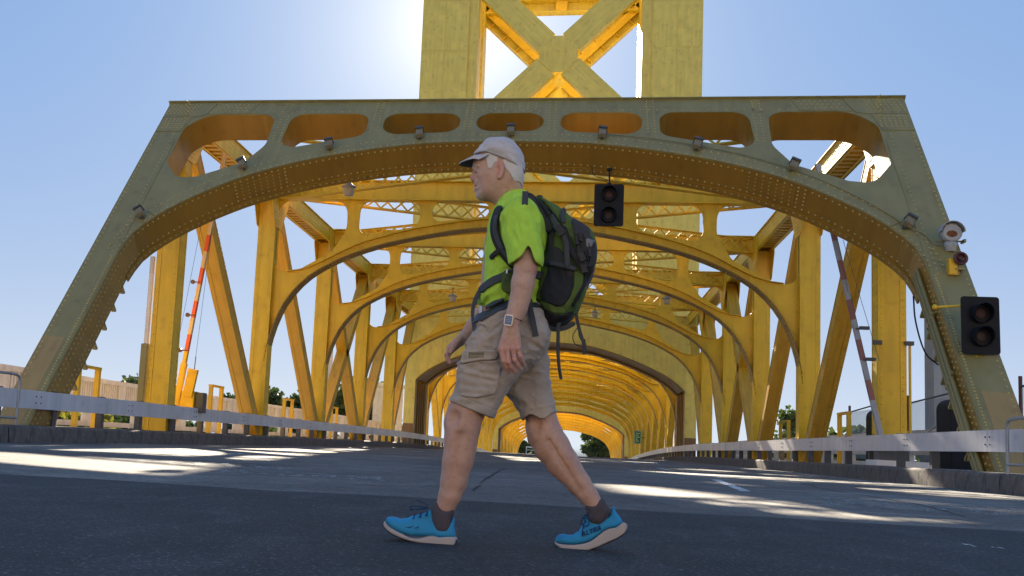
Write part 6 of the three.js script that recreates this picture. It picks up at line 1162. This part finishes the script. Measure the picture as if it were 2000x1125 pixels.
  const m1 = mesh('side_mark', new THREE.ExtrudeGeometry(mk, { depth: 0.003, bevelEnabled: false }), M.shoeDark, a); m1.position.set(-0.315, 0.062, 0.1455); m1.rotation.set(-0.12, 0.12, 0.0);
  const m2 = mesh('side_mark', new THREE.ExtrudeGeometry(mk, { depth: 0.003, bevelEnabled: false }), M.shoeDark, a); m2.position.set(-0.278, 0.060, 0.1465); m2.rotation.set(-0.12, 0.08, 0.25); m2.scale.setScalar(0.7);
  globalThis.rearShoe = b;
}
{
  const sockRib = (ax) => (x, y, z) => 0.0007 * Math.sin((x * ax[0] + y * ax[1]) * 900 + z * 300);
  const a = any([cone([-0.150, 0.148, NZ], [-0.150, 0.06, 0.104], 0.0435, 0.036), cone([-0.156, 0.10, NZ], [-0.155, 0.06, 0.104], 0.042, 0.036)], 0.01), top = (x) => 0.1385 + (-0.50) * (x + 0.150);
  const sp = poly(closed2([...O.sockN.slice(0, 4), [O.sockN[4][0], O.sockN[4][1] - 0.01], [-0.13, 0.05], [-0.19, 0.05], ...O.sockN.slice(8)], 2));
  mesh('sock', nets((x, y, z) => pillow(sp, NZ + 0.002, 0.041, 0.034)(x, y, z) + 0.0008 * Math.sin((x + 0.4 * y) * 900 + Math.abs(z - NZ) * 900), [-0.23, 0.03, 0.04], [-0.09, 0.19, 0.165], 0.0034), M.sock, man).userData.label = 'charcoal ribbed ankle sock of the forward leg';
  const sq = poly(closed2([...O.sockF.slice(0, 6), [O.sockF[6][0] - 0.01, O.sockF[6][1] - 0.03], [O.sockF[8][0] - 0.005, O.sockF[8][1] - 0.025], O.sockF[8]], 2));
  mesh('sock', nets((x, y, z) => pillow(sq, FZ, 0.041, 0.034)(x, y, z) + 0.0008 * Math.sin((x - 0.5 * y) * 900 + Math.abs(z - FZ) * 900), [0.38, 0.08, -0.16], [0.56, 0.26, -0.04], 0.0034), M.sock, man).userData.label = 'charcoal ribbed ankle sock of the rear leg';
}
// name on the rear shoe, set in small raised letters
{
  const { FontLoader } = await import('three/addons/loaders/FontLoader.js'), { TextGeometry } = await import('three/addons/geometries/TextGeometry.js');
  const font = await new FontLoader().loadAsync('fonts/droid/droid_sans_bold.typeface.json');
  const t = new TextGeometry('ALTRA', { font, size: 0.019, depth: 0.004, curveSegments: 3, bevelEnabled: false }); t.applyMatrix4(new THREE.Matrix4().makeShear(0, 0, 0.35, 0, 0, 0)); t.scale(1.12, 1, 1);
  const m = mesh('lettering', t, M.shoeDark, rearShoe); m.position.set(0.412, 0.058, -0.0615); m.rotation.set(-0.18, 0.10, 0.43, 'ZYX');
  const ringG = new THREE.TorusGeometry(0.0105, 0.0016, 8, 24), r = mesh('finger_ring', ringG, M.steel, man), p = O.f_ring; r.position.set(lerp(p[0][0], p[1][0], 0.62), lerp(p[0][1], p[1][1], 0.62), 0.2635); r.rotation.set(Math.PI / 2 - 0.1, 0.35, 0, 'YXZ');
}

// ---------------------------------------------------------------- backpack, watch, earphones
const pack = thing('backpack', 'green and dark grey hiking backpack worn by the walking person', 'backpack', man.position.toArray());
const packS = pillow(poly(closed2(O.pack, 3)), 0, (x, y) => 0.135 - 0.02 * smooth(1.30, 1.48, y), 0.055);
const packF = (x, y, z) => packS(x, y, z) + 0.0030 * noise3(x * 18, y * 14, z * 18) + 0.009 * crease(x * 9 - y * 6, y * 12 + x * 8, z * 9) + 0.005 * crease(x * 22 + y * 9, y * 20, z * 20) - 0.003 - 0.003 * ridge(x * 12 - y * 8, y * 10 + x * 9, z * 9);
{
  mesh('main_body', nets(packF, ...boundsOf(O.pack, -0.14, 0.14, 0.012), 0.006), M.packGreen, pack);
  const P2 = (pts, r = 0.006) => poly(fillet(pts.map((p) => [...p, r]), 2));
  const lay = (name, pts, t, mat, cell = 0.0046, zmin = 0.02) => mesh(name, nets(patch(packF, P2(pts), t, zmin), ...boundsOf(pts, zmin, 0.16, 0.012), cell), mat, pack);
  lay('back_panel', O.packFront, 0.006, M.packGrey); lay('side_panel', O.darkPanel, 0.004, M.packGrey); lay('bottom_panel', O.bottomGreen, 0.005, M.packGreen);
  lay('base', O.bottomBlack, 0.006, M.packBlack, 0.0046, -0.13); lay('rear_pocket', O.rearPocket, 0.012, M.packGrey, 0.0046, -0.12); lay('rear_strip', O.rearStrip, 0.010, M.packBlack, 0.0046, -0.12); lay('side_gusset', O.sideGreen, 0.007, M.packGreen);
  // stretch pocket with a gathered band
  const mp = P2(O.mesh, 0.012);
  mesh('stretch_pocket', nets((x, y, z) => Math.max(packF(x, y, z) - 0.012 + 0.010 * crease(x * 26 + y * 6, y * 7, 2) - 0.005 * noise3(x * 22, y * 12, 2), -(packF(x, y, z) + 0.012), mp(x, y), 0.02 - z), ...boundsOf(O.mesh, 0.02, 0.18, 0.014), 0.0044), M.packMesh, pack);
  lay('pocket_band', O.meshBand, 0.022, M.webbing);
  lay('emblem_patch', O.logo, 0.016, M.reflective, 0.0036); { const p = O.logo[0]; const k = mesh('emblem_mark', [bar(V(p[0] + 0.030, p[1] - 0.012, 0), V(p[0] + 0.036, p[1] - 0.026, 0), 0.004, 0.004), bar(V(p[0] + 0.043, p[1] - 0.012, 0), V(p[0] + 0.036, p[1] - 0.026, 0), 0.004, 0.004), bar(V(p[0] + 0.036, p[1] - 0.025, 0), V(p[0] + 0.035, p[1] - 0.044, 0), 0.004, 0.004)], M.plastic, pack); let z = 0.25; while (packF(p[0] + 0.036, p[1] - 0.025, z) > 0.015 && z > 0) z -= 0.001; k.position.z = z + 0.003; }
  // straps that lie on the pack
  const onPack = (name, pts, w, t, mat, zmin = 0.02) => { const d = line2(pts); mesh(name, nets((x, y, z) => Math.max(packF(x, y, z) - t, -(packF(x, y, z) + 0.01), d(x, y) - w, zmin - z), ...boundsOf(pts, zmin, 0.17, w + 0.01), 0.0044), mat, pack); };
  onPack('load_strap', O.loadStrap, 0.012, 0.026, M.webbing); onPack('compression_strap', O.comp, 0.014, 0.020, M.packBlack);
  onPack('upper_strap', [[0.300, 1.455], [0.288, 1.41], [0.296, 1.385]], 0.009, 0.012, M.webbing, -0.1);
  onPack('seam', [[0.20, 1.475], [0.255, 1.42], [0.300, 1.355], [0.345, 1.27]], 0.003, 0.005, M.packBlack);
  // buckles and cord locks
  const surf = (x, y) => { let z = 0.25; while (packF(x, y, z) > 0 && z > 0) z -= 0.002; return z; };
  const bk = (x, y, w, h, rot, lift = 0.02) => { const b = mesh('buckle', [box(w, h, 0.012), box(w * 0.55, h * 0.4, 0.018), box(w * 1.1, 0.005, 0.016, 0, h * 0.5, 0), box(w * 1.1, 0.005, 0.016, 0, -h * 0.5, 0)], M.plastic, pack); b.position.set(x, y, surf(x, y) + lift); b.rotation.z = rot; };
  const q = O.loadStrap; bk((q[1][0] + q[2][0]) / 2, (q[1][1] + q[2][1]) / 2, 0.030, 0.040, 0.6, 0.03); bk(O.comp[2][0] + 0.015, O.comp[2][1] + 0.02, 0.026, 0.034, 0.4); bk(O.rearPocket[9][0] + 0.01, O.rearPocket[9][1] - 0.01, 0.024, 0.03, 0.2);
  for (const [i, dx, dy] of [[12, 0.018, -0.05], [11, 0.02, 0.02], [10, 0.05, 0.02]]) bk(O.rearPocket[i][0] + dx, O.rearPocket[i][1] + dy, 0.012, 0.030, 0.15, 0.018);
  { const g = []; for (const [a, b] of [[[0.36, 1.31], [0.385, 1.245]], [[0.375, 1.27], [0.405, 1.20]], [[0.40, 1.30], [0.41, 1.21]]]) g.push(tube([V(a[0], a[1], surf(...a) + 0.016), V((a[0] + b[0]) / 2 + 0.006, (a[1] + b[1]) / 2, surf((a[0] + b[0]) / 2, (a[1] + b[1]) / 2) + 0.02), V(b[0], b[1], surf(...b) + 0.016)], 0.003, 14, 6)); mesh('zip_cord', g, M.plastic, pack); }
  // shoulder strap over the near shoulder, its tab, and the chest strap
  const onShirt = (name, pts, w, t, mat, zmin, zmax = 1) => { const d = line2(curve2(pts, 24)); mesh(name, nets((x, y, z) => Math.max(shirtTrunk(x, y, z) - t, -(shirtTrunk(x, y, z) + 0.012), d(x, y) - w, zmin - z, z - zmax), ...boundsOf(pts, Math.max(zmin, -0.26), Math.min(zmax, 0.27), w + 0.012), 0.0048), mat, pack); };
  onShirt('shoulder_strap', O.strapShoulder, 0.020, 0.013, M.packBlack, 0.03, 0.24); onShirt('strap_webbing', O.strapShoulder.slice(1).map((p) => [p[0] + 0.004, p[1]]), 0.0105, 0.017, M.webbing, 0.04, 0.24);
  mesh('strap_over_shoulder', tube(O.strapTop.map((p, i) => V(p[0], p[1], [0.07, 0.085, 0.10, 0.11, 0.115, 0.12, 0.125][i])), 0.011, 40, 10), M.packBlack, pack);
  onShirt('far_shoulder_strap', O.strapShoulder, 0.020, 0.012, M.packBlack, -0.17, -0.05);
  onShirt('sternum_strap', [O.sternum[0], O.sternum[1], O.sternum[2], [O.sternum[2][0] + 0.012, O.sternum[2][1] + 0.002]], 0.011, 0.017, M.packBlack, -0.10, 0.22); { const s = O.sternum; const b = mesh('buckle', [box(0.02, 0.03, 0.05), box(0.03, 0.036, 0.02)], M.plastic, pack); b.position.set(s[0][0] + 0.006, s[0][1] + 0.002, 0.06); const c = mesh('buckle', [box(0.04, 0.03, 0.014), box(0.046, 0.006, 0.02, 0, 0.013, 0)], M.plastic, pack); c.position.set(s[2][0] - 0.002, s[2][1] + 0.008, 0.165); c.rotation.z = 0.45; }
  const tb = O.tabStrap, tab = mesh('strap_tab', box(0.026, 0.062, 0.004), M.webbing, pack); tab.position.set((tb[0][0] + tb[1][0]) / 2, (tb[0][1] + tb[2][1]) / 2, 0.196); tab.rotation.set(-0.14, 0.05, 0.0);
  { let z = 0.3; const x = tab.position.x, y = tab.position.y; while (shirtSolid(x, y, z) > 0.004 && z > 0) z -= 0.001; tab.position.z = z + 0.024; }
  // bridge from shoulder to the pack
  for (const s of [-1, 1]) mesh('strap_yoke', nets((x, y, z) => Math.max(line2([[0.155, 1.475], [0.20, 1.43], [0.235, 1.36]])(x, y) - 0.022, Math.abs(z - s * 0.095) - 0.030), [0.12, 1.32, s * 0.095 - 0.045], [0.27, 1.51, s * 0.095 + 0.045], 0.005), M.packGrey, pack);
  mesh('haul_loop', tube([V(0.165, 1.485, -0.03), V(0.175, 1.515, -0.015), V(0.195, 1.512, 0.02), V(0.20, 1.475, 0.03)], 0.008, 16, 8), M.packBlack, pack);
  // hip belt, pocket and hanging webbing
  const hb = O.hipBelt, hd = line2(curve2(hb, 16)); const hipBase = (x, y, z) => smin(shirtTrunk(x, y, z), hipBox(x, y, z), 0.02);
  mesh('hip_belt', nets((x, y, z) => Math.max(hipBase(x, y, z) - 0.012, -(hipBase(x, y, z) + 0.01), hd(x, y) - 0.018, 0.0 - z), ...boundsOf(hb, 0, 0.24, 0.03), 0.0048), M.webbing, pack);
  mesh('hip_pocket', nets((x, y, z) => Math.max(hipBase(x, y, z) - 0.034 + 0.004 * noise3(x * 30, y * 30, 1), -(hipBase(x, y, z) + 0.0), poly(fillet(O.hipPocket.map((p) => [...p, 0.015]), 2))(x, y), 0.08 - z), ...boundsOf(O.hipPocket, 0.08, 0.26, 0.012), 0.0046), M.packGreen, pack);
  { const p = O.hipPocket, z = 0.222; mesh('hip_zip', [bar(V(p[1][0] - 0.006, p[1][1] - 0.006, z - 0.02), V(p[1][0] + 0.03, p[1][1] - 0.004, z + 0.004), 0.008, 0.006), bar(V(p[1][0] + 0.006, p[1][1] - 0.008, z), V(p[1][0] + 0.006, p[1][1] - 0.055, z + 0.002), 0.007, 0.005)], M.plastic, pack); mesh('zip_pull', box(0.006, 0.016, 0.005, p[1][0] + 0.004, p[1][1] - 0.01, z + 0.006), M.steel, pack); }
  const strip = (name, pts, w, z0, z1, tw = 0) => { const n = 24, c = curve2(pts, n), pos = [], idx = []; c.forEach((p, i) => { const a = c[Math.max(0, i - 1)], b = c[Math.min(n, i + 1)], dx = b[0] - a[0], dy = b[1] - a[1], l = Math.hypot(dx, dy), t = i / n, co = Math.cos(tw * t), z = lerp(z0, z1, t); for (const s of [-1, 1]) for (const h of [-0.0012, 0.0012]) pos.push(p[0] - dy / l * w * s * co, p[1] + dx / l * w * s * co, z + s * w * Math.sin(tw * t) + h); if (i) { const q = i * 4; for (const [u, v] of [[0, 2], [2, 3], [3, 1], [1, 0]]) idx.push(q - 4 + u, q + u, q + v, q - 4 + u, q + v, q - 4 + v); } }); const g = new THREE.BufferGeometry(); g.setAttribute('position', new THREE.Float32BufferAttribute(pos, 3)); g.setIndex(idx); g.computeVertexNormals(); g.setAttribute('uv', new THREE.Float32BufferAttribute(new Float32Array(pos.length / 3 * 2), 2)); return mesh(name, g, M.webbing, pack); };
  strip('belt_tail', O.hipTail, 0.011, 0.10, 0.13, 1.2); const th = O.thighStrap; strip('side_tail', [[(th[0][0] + th[1][0]) / 2, th[0][1] + 0.02], [(th[0][0] + th[1][0]) / 2, th[0][1]], [lerp((th[0][0] + th[1][0]) / 2, (th[2][0] + th[3][0]) / 2, 0.5), (th[0][1] + th[2][1]) / 2], [(th[2][0] + th[3][0]) / 2, th[2][1]]], 0.0125, 0.205, 0.205);
  strip('hanging_strap', [O.dangle1[0], O.dangle1[1], O.dangleA[0], O.dangleA[1], O.dangleA[2], O.dangleA[3]], 0.0075, 0.09, 0.10, 0.5); strip('bottom_loop', O.loop, 0.010, 0.07, 0.07, 0);
  const db = O.dangleB; strip('hanging_tail', [db[0], db[1], [db[2][0] - 0.004, db[2][1] - 0.004]], 0.007, 0.06, 0.06, 0); strip('hanging_tail', [[db[2][0] - 0.002, db[2][1]], [db[2][0] + 0.004, db[2][1] - 0.035], db[3]], 0.009, 0.06, 0.06, 0.3);
  mesh('cord_loop', [tube([V(db[1][0], db[1][1], 0.06), V(db[1][0] - 0.022, db[1][1] - 0.04, 0.065), V(db[1][0] - 0.012, db[1][1] - 0.075, 0.06), V(db[2][0] + 0.004, db[2][1] - 0.035, 0.06)], 0.002, 24, 5), tube([V(db[1][0], db[1][1], 0.05), V(db[1][0] + 0.004, db[1][1] - 0.04, 0.055), V(db[2][0] + 0.006, db[2][1] - 0.03, 0.055)], 0.002, 20, 5)], M.plastic, pack);
}
{ // pouch clipped to the belt
  const pts = O.pouch, t = thing('belt_pouch', 'flat dark blue grey case clipped to the belt at the waist', 'case', man.position.toArray()), b = (x, y, z) => smin(hipBox(x, y, z), tubeN(x, y, z), 0.05);
  mesh('case', nets((x, y, z) => Math.max(b(x, y, z) - 0.020, -(b(x, y, z) - 0.002), poly(fillet(pts.map((p) => [...p, 0.008]), 3))(x, y), 0.04 - z), ...boundsOf(pts, 0.04, 0.24, 0.012), 0.0044), M.webbing, t);
  mesh('flap', nets((x, y, z) => Math.max(b(x, y, z) - 0.024, -(b(x, y, z) - 0.012), poly(fillet(pts.slice(2, 6).map((p) => [...p, 0.006]), 3))(x, y), 0.04 - z), ...boundsOf(pts, 0.04, 0.24, 0.012), 0.0044), M.webbing, t);
}
{ // watch on the near wrist
  const w = O.watch, cx = (w[0][0] + w[1][0] + w[2][0] + w[3][0]) / 4, cy = (w[0][1] + w[2][1]) / 2, t = thing('smart_watch', 'square grey wrist watch on a black strap on the near wrist', 'watch', [man.position.x + cx, man.position.y + cy, man.position.z + 0.283]);
  t.rotation.set(0.05, -0.42, -0.16, 'YXZ');
  const face = shapeOf(fillet([[-0.019, -0.022, 0.008], [0.019, -0.022, 0.008], [0.019, 0.022, 0.008], [-0.019, 0.022, 0.008]]));
  mesh('case', extrude(face, 0.008, 0.0015).translate(0, 0, -0.004), std(lin(0.70, 0.58, 0.50), { metalness: 0.8, roughness: 0.3 }), t);
  const c = document.createElement('canvas'); c.width = c.height = 64; const k = c.getContext('2d'); k.fillStyle = '#5d6f88'; k.fillRect(0, 0, 64, 64); k.fillStyle = '#aab6c4'; for (let i = 0; i < 3; i++) for (let j = 0; j < 3; j++) k.fillRect(12 + i * 15, 14 + j * 13, 9, 4);
  const ct = new THREE.CanvasTexture(c); ct.colorSpace = THREE.SRGBColorSpace; mesh('screen', new THREE.BoxGeometry(0.031, 0.036, 0.002).translate(0, 0, 0.0055), std(lin(1, 1, 1), { map: ct, roughness: 0.08 }), t);
  const pts = armN.pts, i = 4, a = pts[4], b = pts[5], dir = V(b[0] - a[0], b[1] - a[1], 0).normalize(), ring = new THREE.TorusGeometry(0.027, 0.010, 8, 40).scale(1, 1, 1.0); ring.applyQuaternion(new THREE.Quaternion().setFromUnitVectors(V(0, 0, 1), dir));
  const band = mesh('strap', ring, M.plastic, t); const ctr = V(lerp(a[0], b[0], 0.28), lerp(a[1], b[1], 0.28), 0.252).add(man.position).sub(t.position).applyQuaternion(t.quaternion.clone().invert()); band.position.copy(ctr); band.quaternion.copy(t.quaternion.clone().invert());
}
{ const t = thing('earphone_cord', 'thin white earphone cord hanging in front of the shirt', 'cord', man.position.toArray()); const e = O.earphone; mesh('cord', tube([V(e[0][0], e[0][1], 0.02), V(e[1][0], e[1][1], 0.03), V(e[2][0], e[2][1], 0.03), V(e[3][0], e[3][1], 0.03), V(e[3][0] + 0.008, e[3][1] - 0.03, 0.03)], 0.0022, 30, 6), M.white, t); for (const q of [1.5, 2.1]) { const i = Math.floor(q), f = q - i; mesh('bead', new THREE.SphereGeometry(0.005, 8, 6).translate(lerp(e[i][0], e[i + 1][0], f), lerp(e[i][1], e[i + 1][1], f), 0.03), M.plastic, t); } }

renderer.render(scene, camera);
